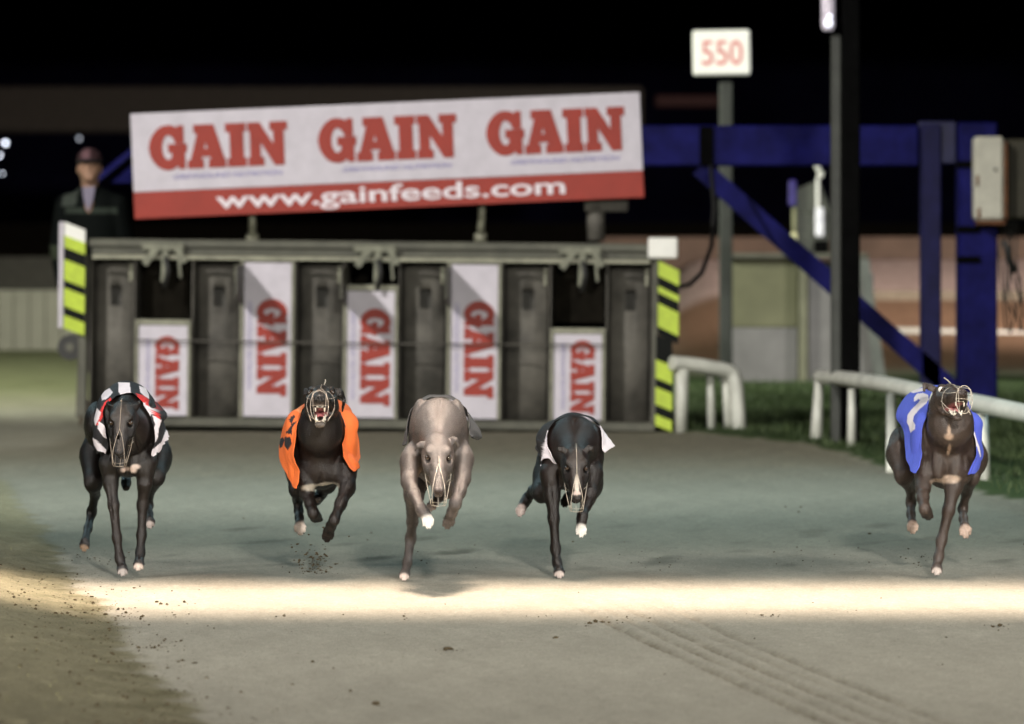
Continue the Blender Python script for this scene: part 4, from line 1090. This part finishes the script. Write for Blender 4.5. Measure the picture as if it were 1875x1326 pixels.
# ------------------------------------------------------------------ banner on the raised lid
ban = empty('sponsor_banner', at(709, 285, 34.85), (0, R(-2.45), 0))
tag(ban, 'tilted white and red GAIN feeds banner board above the starting trap', 'banner')
kb = 34.85/F
W_, H2 = 934*kb, 193*kb
BX = lambda p: (p - 467)*kb
BZ = lambda p: (96.5 - p)*kb
b = MB(); b.box(-W_/2, W_/2, .0, .035, BZ(144), H2/2, 0, .004); b.build('board', M['white_print'], ban, world=False)
b = MB(); b.box(-W_/2, W_/2, -.004, .035, -H2/2, BZ(144.3), 0, .003); b.build('red_strip', M['red_print'], ban, world=False)
b = MB()
for xx in (-W_/2+.01, W_/2-.05): b.box(xx, xx+.04, .036, .07, -H2/2, H2/2)
b.box(-W_/2+.05, W_/2-.05, .036, .07, -.03, .03); b.build('back_frame', M['galv_dark'], ban, world=False)
for i, x0 in enumerate((33, 343, 651)):
    me = gain_mesh(251*kb, 76*kb, .004)
    place_flat('lettering', me, M['red_print'], ban, (BX(x0), -.004, BZ(103)), (1, 0, 0), (0, 0, 1))
    me = text_mesh('GREYHOUND NUTRITION', 200*kb, 8.5*kb, .002, .012, .25)
    place_flat('small_lettering', me, M['blue_print'], ban, (BX(x0+42), -.003, BZ(123)), (1, 0, 0), (0, 0, 1))
me = text_mesh('www.gainfeeds.com', 640*kb, 41*kb, .003, .018, 0)
place_flat('web_address', me, M['white_lett'], ban, (BX(150), -.0075, BZ(190)), (1, 0, 0), (0, 0, 1))
for (xa, ya, xb, yb) in ((462, 400, 462, 446), (883, 376, 880, 446)):
    b = MB(); p, q = at(xa, ya-8, 35.0), at(xb, yb-2, 35.1); b.tube([p, q], .026, 10)
    b.tube([q + Vector((-.0, 0, .0)), q + Vector((0, 0, .06))], .045, 10)
    b.build('support_strut', M['galv_light'], ban)
b = MB(); b.tube([at(1090, 375, 35.05), at(1092, 440, 35.05)], .06, 12); b.box(at(1070, 0, 35.05).x, at(1150, 0, 35.05).x, 35.0, 35.12, at(0, 388, 35.05).z, at(0, 364, 35.05).z, 0, .01)
b.build('hinge_bracket', M['galv_dark'], ban)

# ------------------------------------------------------------------ blue lifting gantry on the right
dg_ = 37.5
gan = empty('lifting_gantry', (at(1785, 0, dg_).x, dg_, 0))
tag(gan, 'blue painted steel gantry arm with a diagonal brace reaching over the trap', 'gantry')
gx = lambda px: at(px, 0, dg_).x
gzz = lambda py: at(0, py, dg_).z
b = MB(); b.box(gx(262), gx(1680), dg_-.1, dg_+.12, gzz(304), gzz(230), 0, .012)
b.box(gx(1280), gx(1305), dg_-.13, dg_-.102, gzz(304), gzz(232), 1, .003)
b.build('arm', [M['blue_steel'], M['black']], gan)
b = MB(); b.bar((gx(160), dg_-.1, gzz(345)), (gx(262), dg_-.1, gzz(262)), .04, .05, 0); b.prism([(gx(205), gzz(335)), (gx(262), gzz(335)), (gx(262), gzz(285))], dg_-.05, dg_+.0, 0)
b.build('end_gusset', M['blue_steel'], gan)
b = MB(); b.bar((gx(1280), dg_-.02, gzz(306)), (gx(1742), dg_-.02, gzz(712)), .135, .12, 0); b.build('diagonal_brace', M['blue_steel'], gan)
b = MB(); b.box(gx(1685), gx(1722), dg_-.08, dg_+.08, 0, gzz(228), 0, .01); b.build('inner_post', mat('navy_steel', (.008, .008, .05), .6, 0, .3, 5, spec=.2), gan)
b = MB(); b.box(gx(1752), gx(1822), dg_-.2, dg_+.12, 0, gzz(225), 0, .015)
for py in (302, 420, 475): b.box(gx(1747), gx(1790), dg_-.225, dg_-.203, gzz(py+6), gzz(py-6), 1, .003)
b.build('main_post', [M['blue_steel'], M['black']], gan)
b = MB(); b.box(gx(1682), gx(1750), dg_-.05, dg_+.1, gzz(300), gzz(222), 0, .01); b.build('joint_plate', mat('dark_blue_steel', (.008, .009, .05), .6, 0, .3, 5), gan)
M['box_enamel'] = mat('old_enamel_box', (.50, .49, .40), .5, 0, .12, 9)
M['rust'] = mat('rust', (.14, .055, .02), .85, 0, .5, 25, .3, 90)
b = MB(); b.box(gx(1775), gx(1829), dg_-.42, dg_-.203, gzz(404), gzz(252), 0, .02)
cb = b.build('control_box', [M['box_enamel']], gan)
b = MB()
b.box(gx(1829.5), gx(1835), dg_-.41, dg_-.21, gzz(402), gzz(262), 0, .004)
b.box(gx(1780), gx(1831), dg_-.425, dg_-.21, gzz(412), gzz(404.3), 0, .004)
b.box(gx(1778), gx(1783), dg_-.4235, dg_-.4205, gzz(342), gzz(322), 0, .001); b.box(gx(1780), gx(1786), dg_-.4235, dg_-.4205, gzz(400), gzz(382), 0, .001)
b.build('rusty_edge', M['rust'], cb)
b = MB(); b.tube([(gx(1813), dg_-.432, gzz(312)), (gx(1813), dg_-.418, gzz(312))], .012, 10); b.build('lock', M['rubber'], cb)
b = MB(); b.box(gx(1836), gx(1900), dg_-.30, dg_+.2, gzz(402), gzz(256), 0, .02); b.build('motor_housing', mat('dark_brown_housing', (.035, .032, .018), .7, 0, .3, 5), gan)
b = MB()
for i in range(7):
    x0 = 1836 + 4*i
    b.tube([(gx(x0), dg_-.2, gzz(405)), (gx(x0-10+rng.uniform(-6, 14)), dg_-.22, gzz(460)), (gx(x0+rng.uniform(-10, 14)), dg_-.2, gzz(520+rng.uniform(-10, 30))), (gx(x0+rng.uniform(-4, 16)), dg_-.18, gzz(585+rng.uniform(-20, 30)))], .007, 6)
b.tube([(gx(1842), dg_-.25, gzz(470)), (gx(1832), dg_-.27, gzz(440)), (gx(1850), dg_-.25, gzz(500))], .022, 8)
b.build('hanging_cable', M['rubber'], gan)

# cable looping from the arm down to the trap
b = MB()
b.tube([at(1302, 305, 37), at(1308, 380, 36.6), at(1303, 450, 36.2), at(1285, 500, 35.8), at(1262, 522, 35.3), at(1240, 526, 35.0)], .016, 8)
tag(b.build('cable', M['rubber']), 'black cable looping from the blue gantry down to the trap end', 'cable')

# ------------------------------------------------------------------ distance marker
ds = 45.2
sg = empty('distance_marker', (at(1328, 0, ds).x, ds, 0)); tag(sg, 'white 550 distance marker on a tall grey post', 'sign')
b = MB(); b.box(at(1317, 0, ds).x, at(1341, 0, ds).x, ds-.03, ds+.05, 0, at(0, 150, ds).z, 0, .012); b.build('post', mat('sign_post_steel', (.028, .032, .026), .5, .2, .2, 8), sg)
sp_ = MB(); x0, x1 = at(1277, 0, ds).x, at(1381, 0, ds).x; z0, z1_ = at(0, 138, ds).z, at(0, 56, ds).z
sp_.box(x0, x1, ds-.075, ds-.031, z0, z1_, 0, .014)
pn = sp_.build('panel', M['sign_white'], sg)
pn.rotation_euler = (0, R(-.8), 0); 
me = text_mesh('550', (x1-x0)*.72, (z1_-z0)*.56, .003, .008)
pl_ = place_flat('digits', me, M['sign_red'], pn, (0, 0, 0), (1, 0, 0), (0, 0, 1))
pl_.location = (x0 + (x1-x0)*.15 - sg.location.x, -.0775, z0 + (z1_-z0)*.22)

# ------------------------------------------------------------------ black lamp column with its tube lamp
dl = 32.6
lc = empty('lamp_column', (at(1550, 0, dl).x, dl, 0)); tag(lc, 'tall black lamp column in front of the blue gantry with a bright tube lamp', 'lamp post')
b = MB(); b.box(at(1541, 0, dl).x, at(1574, 0, dl).x, dl-.05, dl+.06, 0, 3.6, 0, .008); b.build('column', M['black'], lc)
b = MB(); b.box(at(1521, 0, dl).x, at(1540.5, 0, dl).x, dl-.03, dl+.03, 0, at(0, 62, dl).z, 0, .01); b.build('conduit', mat('conduit_grey', (.035, .038, .032), .6, .1, .2, 8), lc)
b = MB(); xx = at(1515, 0, dl).x
b.tube([(xx, dl-.07, at(0, 58, dl).z), (xx, dl-.07, at(0, 50, dl).z), (xx, dl-.07, 3.0)], [.03, .045, .045], 14)
lt = b.build('tube_lamp', mat('frosted_lamp_tube', (.55, .5, .55), .25, 0, .3, 30, emit=(.75, .70, .85), estr=.16), lc)
b = MB(); uvs(b, (xx, dl-.115, at(0, 44, dl).z), .028); uvs(b, (xx+.008, dl-.115, at(0, 32, dl).z), .018)
b.build('lamp_bulb', mat('lamp_glass', (.8, .8, .9), .2, 0, .1, 30, emit=(.85, .88, 1), estr=1.3), lc)

# ------------------------------------------------------------------ grey cabinets behind the rail
dh = 46.5
def hb(b, x0, x1, y0, y1, dd=0, th=.3, m=0, bev=.01): b.box(at(x0, 0, dh).x, at(x1, 0, dh).x, dh+dd, dh+dd+th, at(0, y1, dh).z, at(0, y0, dh).z, m, bev)
hut = empty('control_hut', (at(1440, 0, dh).x, dh, 0)); tag(hut, 'low grey and yellow-green panelled hut with a flat roof behind the rail', 'hut')
b = MB(); hb(b, 1326, 1462, 474, 600, 0, .05); b.build('upper_panel', M['green_panel'], hut)
b = MB(); hb(b, 1326, 1462, 600.5, 702, 0, .05); b.build('lower_panel', M['grey_panel'], hut)
b = MB(); hb(b, 1479, 1600, 500, 702, .02, .05); b.build('side_panel', M['grey_panel'], hut)
b = MB(); hb(b, 1462.5, 1478.5, 474, 705, -.03, .1); b.build('corner_post', mat('mast_olive', (.14, .14, .09), .7), hut)
b = MB(); hb(b, 1322, 1590, 464, 473.5, -.08, .8); b.build('roof', M['galv'], hut)
b = MB(); b.prism([(at(1570, 0, dh).x, at(0, 474, dh).z), (at(1590, 0, dh).x, at(0, 474, dh).z), (at(1622, 0, dh).x, at(0, 700, dh).z), (at(1602, 0, dh).x, at(0, 700, dh).z)], dh-.06, dh-.02); b.build('sloping_strut', M['post_grey'], hut)
b = MB(); hb(b, 1330, 1598, 478, 700, .3, .5); b.build('body', M['post_grey'], hut)

# signal mast with reflectors standing behind the hut
dm = 47.5
ms = empty('signal_mast', (at(1480, 0, dm).x, dm, 0)); tag(ms, 'grey equipment mast with white and yellowish reflectors behind the hut', 'mast')
mb_ = lambda b, x0, x1, y0, y1, dd=0, th=.15, m=0, bev=.015: b.box(at(x0, 0, dm).x, at(x1, 0, dm).x, dm+dd, dm+dd+th, at(0, y1, dm).z, at(0, y0, dm).z, m, bev)
b = MB(); mb_(b, 1455, 1520, 388, 464); b.prism([(at(1455, 0, dm).x, at(0, 388, dm).z), (at(1462, 0, dm).x, at(0, 345, dm).z), (at(1500, 0, dm).x, at(0, 330, dm).z), (at(1520, 0, dm).x, at(0, 388, dm).z)], dm, dm+.14)
mb_(b, 1470, 1500, 464, 765, .02, .1)
b.build('housing', mat('mast_grey', (.05, .055, .042), .6, 0, .3, 12), ms)
b = MB(); mb_(b, 1492, 1508, 380, 434, -.05, .045); b.build('white_reflector', mat('bright_reflector', (.75, .75, .85), .25, 0, .3, 30), ms)
b = MB(); mb_(b, 1491, 1502, 296, 312, -.05, .045); mb_(b, 1496, 1507, 312.5, 326, -.05, .045); mb_(b, 1494, 1500, 326, 380, -.02, .03, 0, .005); b.build('top_reflector', M['sign_white'], ms)
b = MB(); mb_(b, 1448, 1459, 425, 450, -.05, .045); b.build('yellow_reflector', mat('yellow_reflector', (.62, .60, .34), .4, 0, .15, 30), ms)
b = MB(); mb_(b, 1450, 1458, 380, 424.5, -.045, .04); b.build('reflector_stem', mat('olive_stem', (.20, .20, .11), .6), ms)
b = MB(); mb_(b, 1444, 1458, 330, 378, -.05, .045); b.build('blue_cover', mat('violet_cover', (.03, .02, .15), .5), ms)
b = MB(); mb_(b, 1490, 1517, 440, 464, -.05, .045); b.build('black_box', M['black'], ms)

# ------------------------------------------------------------------ white plastic running rails
def rail(name, path, posts_, label, rr=.055, flat=.85):
    g = empty(name, (path[0][0], path[0][1], 0)); tag(g, label, 'running rail', 'white plastic running rails')
    P = [Vector(p) for p in path]; out = []
    for i in range(len(P)-1):
        p0, p1, p2, p3 = P[max(i-1, 0)], P[i], P[i+1], P[min(i+2, len(P)-1)]
        for t in np.linspace(0, 1, 8, endpoint=False):
            out.append(.5*((2*p1)+(-p0+p2)*t+(2*p0-5*p1+4*p2-p3)*t*t+(-p0+3*p1-3*p2+p3)*t**3))
    out.append(P[-1])
    b = MB(); b.tube(out, rr, 14, 0, True, flat); b.build('rail', M['white_plastic'], g)
    for (a, c_, r0, r1) in posts_:
        b = MB(); a = Vector(a); c_ = Vector(c_)
        b.tube([a, a.lerp(c_, .5), c_], [r0, (r0+r1)/2, r1], 12, 0, True, .8); b.build('leg', M['white_plastic'], g)
    return g
def pz(px, py, d, z): 
    p = at(px, py, d); p.z = z; return p
rail('running_rail', [pz(1502, 0, 33.4, .41), pz(1560, 0, 32.0, .43), pz(1640, 0, 30.2, .44), pz(1735, 0, 28.6, .42), pz(1802, 0, 27.5, .42), pz(1880, 0, 26.4, .41), pz(1990, 0, 24.9, .41)],
     [(at(1500, 692, 33.3), pz(1494, 0, 33.2, 0), .036, .050), (at(1560, 712, 31.9), pz(1559, 0, 31.9, 0), .030, .036), (at(1632, 725, 30.0), pz(1634, 0, 28.9, 0), .028, .034), (at(1798, 760, 27.6), pz(1804, 0, 27.5, 0), .040, .036), (pz(1960, 0, 25.2, .38), pz(1965, 0, 25.2, 0), .04, .036)],
     'white plastic running rail on slim legs passing behind the blue jacket dog')
rail('running_rail', [pz(1230, 0, 34.75, .465), pz(1262, 0, 34.8, .455), pz(1305, 0, 34.85, .43), pz(1336, 0, 34.9, .40), pz(1347, 0, 34.9, .32), pz(1351, 0, 34.9, .15), pz(1353, 0, 34.9, .0)],
     [(at(1249, 672, 34.8), pz(1247, 0, 34.8, 0), .060, .050), (at(1300, 682, 34.95), pz(1303, 0, 34.95, 0), .030, .036), (at(1328, 682, 34.95), pz(1334, 0, 34.95, 0), .034, .036)],
     'short end of white plastic running rail beside the striped trap end board', .058)
# far rail on the bend
df = 56.0
fr_ = empty('far_rail', (at(1760, 0, df).x, df, 0)); tag(fr_, 'thin pale rail far off along the sandy bend', 'rail')
b = MB(); b.tube([at(1560, 606, df), at(1680, 609, df), at(1990, 617, df)], .05, 10); b.build('rail', mat('pale_grey_rail', (.38, .38, .33), .5), fr_)
M['pale_leg'] = mat('pale_grey_leg', (.25, .25, .22), .5)
for px in (1655, 1735, 1845, 1950): b = MB(); p = at(px, 612, df); q = p.copy(); q.z = gz_at(p.x, p.y)-.02; b.tube([p, q], .03, 8); b.build('leg', M['pale_leg'], fr_)
b = MB(); b.box(at(1572, 0, 60.5).x, at(2100, 0, 60.5).x, 60.4, 60.5, gz_at(5, 60.5)-.03, at(0, 532, 60.5).z, 0, .01)
tag(b.build('kerb_board', mat('kerb_board_grey', (.16, .13, .09), .8)), 'low dull kerb board crossing the far sandy bend', 'kerb')

# ------------------------------------------------------------------ far wall, boards and grandstand
M['far_board'] = mat('far_pale_board', (.26, .25, .20), .8, 0, .12, 1.2)
fb = empty('boundary_fence', (at(50, 0, 60).x, 60, 0)); tag(fb, 'pale board fence beyond the track at the far left', 'fence')
b = MB()
for i in range(30):
    x0 = -669 + i*29
    b.box(at(x0, 0, 60).x, at(x0+27, 0, 60).x, 60, 60.05, 0, at(0, 531, 60).z, 0, .01)
b.build('board', M['far_board'], fb)
b = MB()
for i in range(30):
    x0 = -669.9 + i*29
    b.box(at(x0-.8, 0, 60).x, at(x0+1.2, 0, 60).x, 60.02, 60.06, 0, at(0, 530, 60).z, 0, .003)
b.build('fence_post', M['far_board'], fb)
b = MB(); b.box(at(-1100, 0, 66).x, at(1215, 0, 66).x, 66, 66.2, 0, at(0, 470, 66).z, 0, .02)
tag(b.build('track_wall', mat('dark_olive_wall', (.045, .045, .035), .9)), 'low dark wall between the fence and the grandstand', 'wall')
b = MB(); b.box(at(1100, 0, 68).x, at(2400, 0, 68).x, 68, 68.2, .5, at(0, 434, 68).z, 0, .02)
tag(b.build('bend_wall', mat('dark_brown_wall', (.10, .065, .045), .9, 0, .25, .8)), 'dark brown wall along the top of the sandy bend', 'wall')
st_ = empty('grandstand', (0, 92, 0)); tag(st_, 'unlit grandstand in the dark far behind the trap with a long brown fascia', 'grandstand')
b = MB(); b.box(at(-1100, 0, 84).x, at(1178, 0, 84).x, 84, 84.5, at(0, 243, 84).z, at(0, 158, 84).z, 0, .05); b.build('fascia', mat('brown_fascia', (.05, .044, .034), .9, emit=None), st_)
b = MB(); b.box(-24, 24, 84.6, 98, 5.4, 5.7, 0); b.build('roof', M['black'], st_)
b = MB(); b.box(-24, 24, 97, 97.3, 0, 5.3, 0); b.build('back_wall', mat('navy_wall', (.004, .004, .013), .95, 0, .4, .6, spec=.02), st_)
b = MB(); b.box(at(1200, 0, 84).x, at(1325, 0, 84).x, 84, 84.3, at(0, 196, 84).z, at(0, 174, 84).z, 0, .02); b.build('red_strip', mat('red_fascia', (.035, .008, .006), .8), st_)
b = MB()
for i in range(4): b.box(-23, 23, 88+i*1.6, 89.6+i*1.6-.01, 0, .35+i*.4, 0)
b.build('terrace', M['dark_void'], st_)
# far lamps seen under the stand roof
M['lampglow'] = mat('far_lamp_glass', (.8, .8, .85), .3, 0, .05, 5, emit=(.80, .86, 1.0), estr=6)
M['lampglow2'] = mat('dim_lamp_glass', (.8, .8, .85), .3, 0, .05, 5, emit=(.80, .86, 1.0), estr=1.6)
for (px, py, rr, m, lb) in ((145, 254, .022, 'lampglow2', 'small dim lamp glowing above the steward'), (10, 262, .030, 'lampglow', 'bright lamp at the far left edge, topmost of three'), (-1, 285, .022, 'lampglow', 'lamp cut by the left edge just below the brightest one'), (4, 318, .014, 'lampglow', 'lowest small lamp at the far left edge')):
    p = at(px, py, 82); g = empty('stand_lamp', p); tag(g, lb, 'lamp', 'lamps under the grandstand roof')
    b = MB(); uvs(b, p, rr, 0, 8); b.build('bulb', M[m], g)
    b = MB(); b.box(p.x-rr*1.3, p.x+rr*1.3, p.y+rr*1.1, p.y+rr*1.1+.05, p.z-rr, p.z+rr*1.4, 0, .002); b.build('bracket', M['black'], g)
# ------------------------------------------------------------------ steward behind the trap
dp = 36.4
px0 = 166
pp = at(px0, 0, dp)
stp = MB(); stp.box(pp.x-.06, pp.x+.36, dp-.25, dp+.35, 0, .16, 0, .01)
tag(stp.build('wooden_step', mat('dark_timber', (.07, .05, .03), .8)), 'low dark timber step the steward stands on behind the trap', 'step')
AP = lambda px, py, dd=0.: np.array(at(px, py, dp+dd))
fz = lambda z: np.array((pp.x, dp, z))
g = empty('person', (pp.x, dp, .16)); tag(g, 'steward in a red cap and dark reflective-striped jacket standing behind the trap', 'person')
headc = AP(164, 308)
S_ = Sdf()
S_.ell(headc, (.076, .095, .112), None, .02).ell(headc + (0, -.07, -.055), (.045, .04, .045), None, .02).ell(headc + (0, -.098, -.012), (.013, .020, .026), None, .012)
for q in (-1, 1):
    S_.ell(headc + (q*.080, .01, -.01), (.010, .022, .030), None, .008)
    S_.ell(headc + (q*.030, -.082, .010), (.012, .012, .008), None, .008, True)
    S_.ell(headc + (q*.030, -.088, .026), (.022, .012, .007), None, .008)
S_.ell(headc + (0, -.100, -.058), (.024, .010, .006), None, .006)
S_.cone(headc + (0, .02, -.07), headc + (0, .03, -.20), .058, .062, .02)
# torso, arms, legs as one figure
sh = headc[2] - .235
cxp = pp.x + .01
S_.sect((cxp, dp+.03, sh-.03), (cxp, dp+.02, sh-.32), (.175, .10), (.150, .10), k=.04).sect((cxp, dp+.02, sh-.32), (cxp, dp+.02, sh-.60), (.15, .10), (.155, .115), k=.04)
for q in (-1, 1):
    a0 = (cxp+q*.19, dp+.02, sh-.02); a1 = (cxp+q*.235, dp+.04, sh-.32); a2 = (cxp+q*.20, dp-.06, sh-.57)
    S_.cone(a0, a1, .052, .042, .03).cone(a1, a2, .040, .028, .01)
    hnd = np.array(a2) + (0, -.02, -.05); S_.ell(hnd, (.022, .040, .048), None, .02)
    for j in range(4): S_.cone(hnd + (q*.004, -.026+.017*j, -.035), hnd + (-q*.012, -.030+.017*j, -.075-.008*(j in (1, 2))), .009, .007, .004)
    S_.cone(hnd + (0, -.035, .0), hnd + (-q*.018, -.060, -.035), .010, .008, .005)
    S_.cone((cxp+.05+q*.085, dp+.02, sh-.60), (cxp+.10+q*.09, dp, sh-1.02), .082, .055, .03).cone((cxp+.10+q*.09, dp, sh-1.02), (cxp+.14+q*.09, dp+.03, .26), .052, .038, .015)
    S_.cone((cxp+.14+q*.09, dp+.03, .24), (cxp+.14+q*.10, dp-.12, .20), .04, .035, .02)
v, f_ = S_.mesh(.009)
me = np_mesh('body', v, f_); link('body', me, mat('skin', (.34, .20, .13), .6, 0, .12, 20), g)
J_ = Sdf()
J_.sect((cxp, dp+.03, sh-.02), (cxp, dp+.02, sh-.32), (.190, .125), (.180, .13), k=.04).sect((cxp, dp+.02, sh-.32), (cxp, dp+.02, sh-.66), (.18, .13), (.19, .14), k=.04)
for q in (-1, 1):
    a0 = (cxp+q*.185, dp+.02, sh-.02); a1 = (cxp+q*.24, dp+.04, sh-.32); a2 = (cxp+q*.205, dp-.05, sh-.55)
    J_.cone(a0, a1, .075, .062, .04).cone(a1, a2, .060, .045, .01)
J_.sect(headc + (0, .035, -.16), headc + (0, .04, -.22), (.075, .07), (.11, .08), k=.03)
J_.ell(headc + (0, -.09, -.22), (.036, .06, .095), None, .015, True)
v, f_ = J_.mesh(.010); me = np_mesh('jacket', v, f_)
c = np.tile(np.array([.003, .0045, .004]), (len(v), 1))
zz_ = v[:, 2]
band = (np.abs(zz_ - AP(0, 386)[2]) < .022) & (np.abs(v[:, 0]-cxp) < .18); c[band] = (.035, .045, .035)
sho = (np.abs(v[:, 0] - (cxp-.155) - (zz_-sh)*.2) < .05) & (zz_ > sh-.03); c[sho] = (.05, .06, .05)
sho = (np.abs(v[:, 0] - (cxp-.26)) < .03) & (zz_ < sh-.30) & (zz_ > sh-.40); c[sho] = (.04, .05, .03)
vcol(me, 'dye', c); link('jacket', me, mat('dark_green_cloth', (1, 1, 1), .8, 0, .2, 20, attr='dye', spec=.08), g)
b = MB(); hp = headc
b.add([tuple(hp+(-.045, -.075, -.13)), tuple(hp+(.045, -.075, -.13)), tuple(hp+(.03, -.115, -.23)), tuple(hp+(0, -.120, -.30)), tuple(hp+(-.03, -.115, -.23)),
       tuple(hp+(-.045, -.05, -.13)), tuple(hp+(.045, -.05, -.13)), tuple(hp+(.03, -.09, -.23)), tuple(hp+(0, -.09, -.30)), tuple(hp+(-.03, -.09, -.23))],
      [(0,1,2,3,4),(9,8,7,6,5),(0,5,6,1),(1,6,7,2),(2,7,8,3),(3,8,9,4),(4,9,5,0)], 0)
b.build('shirt_collar', mat('shirt', (.20, .18, .24), .8), g)
T_ = Sdf()
for q in (-1, 1): T_.cone((cxp+.05+q*.085, dp+.02, sh-.60), (cxp+.10+q*.09, dp, sh-1.02), .095, .072, .03).cone((cxp+.10+q*.09, dp, sh-1.02), (cxp+.14+q*.09, dp+.03, .28), .070, .060, .015)
v, f_ = T_.mesh(.012); link('trousers', np_mesh('trousers', v, f_), mat('black_trousers', (.012, .012, .014), .85), g)
C_ = Sdf(); C_.ell(headc + (0, .005, .055), (.090, .108, .085), None, .01); C_.ell(headc + (0, -.10, .052), (.070, .070, .012), None, .01); C_.ell(headc + (0, -.03, -.06), (.2, .2, .095), None, .006, True)
v, f_ = C_.mesh(.007); me = np_mesh('cap', v, f_)
c = np.tile(np.array([.03, .008, .010]), (len(v), 1)); c[v[:, 2] < headc[2]+.06] = (.012, .010, .012)
m_ = (np.abs(v[:, 0]-headc[0]+.02) < .03) & (v[:, 2] > headc[2]+.065) & (v[:, 1] < headc[1]); c[m_] = (.14, .07, .08)
vcol(me, 'dye', c); link('cap', me, mat('cap_cloth', (1, 1, 1), .8, attr='dye'), g)
for q in (-1, 1):
    b = MB(); b.box(cxp+.14+q*.095-.05, cxp+.14+q*.095+.05, dp-.19, dp+.09, .16, .25, 0, .02); b.build('shoe', M['rubber'], g)
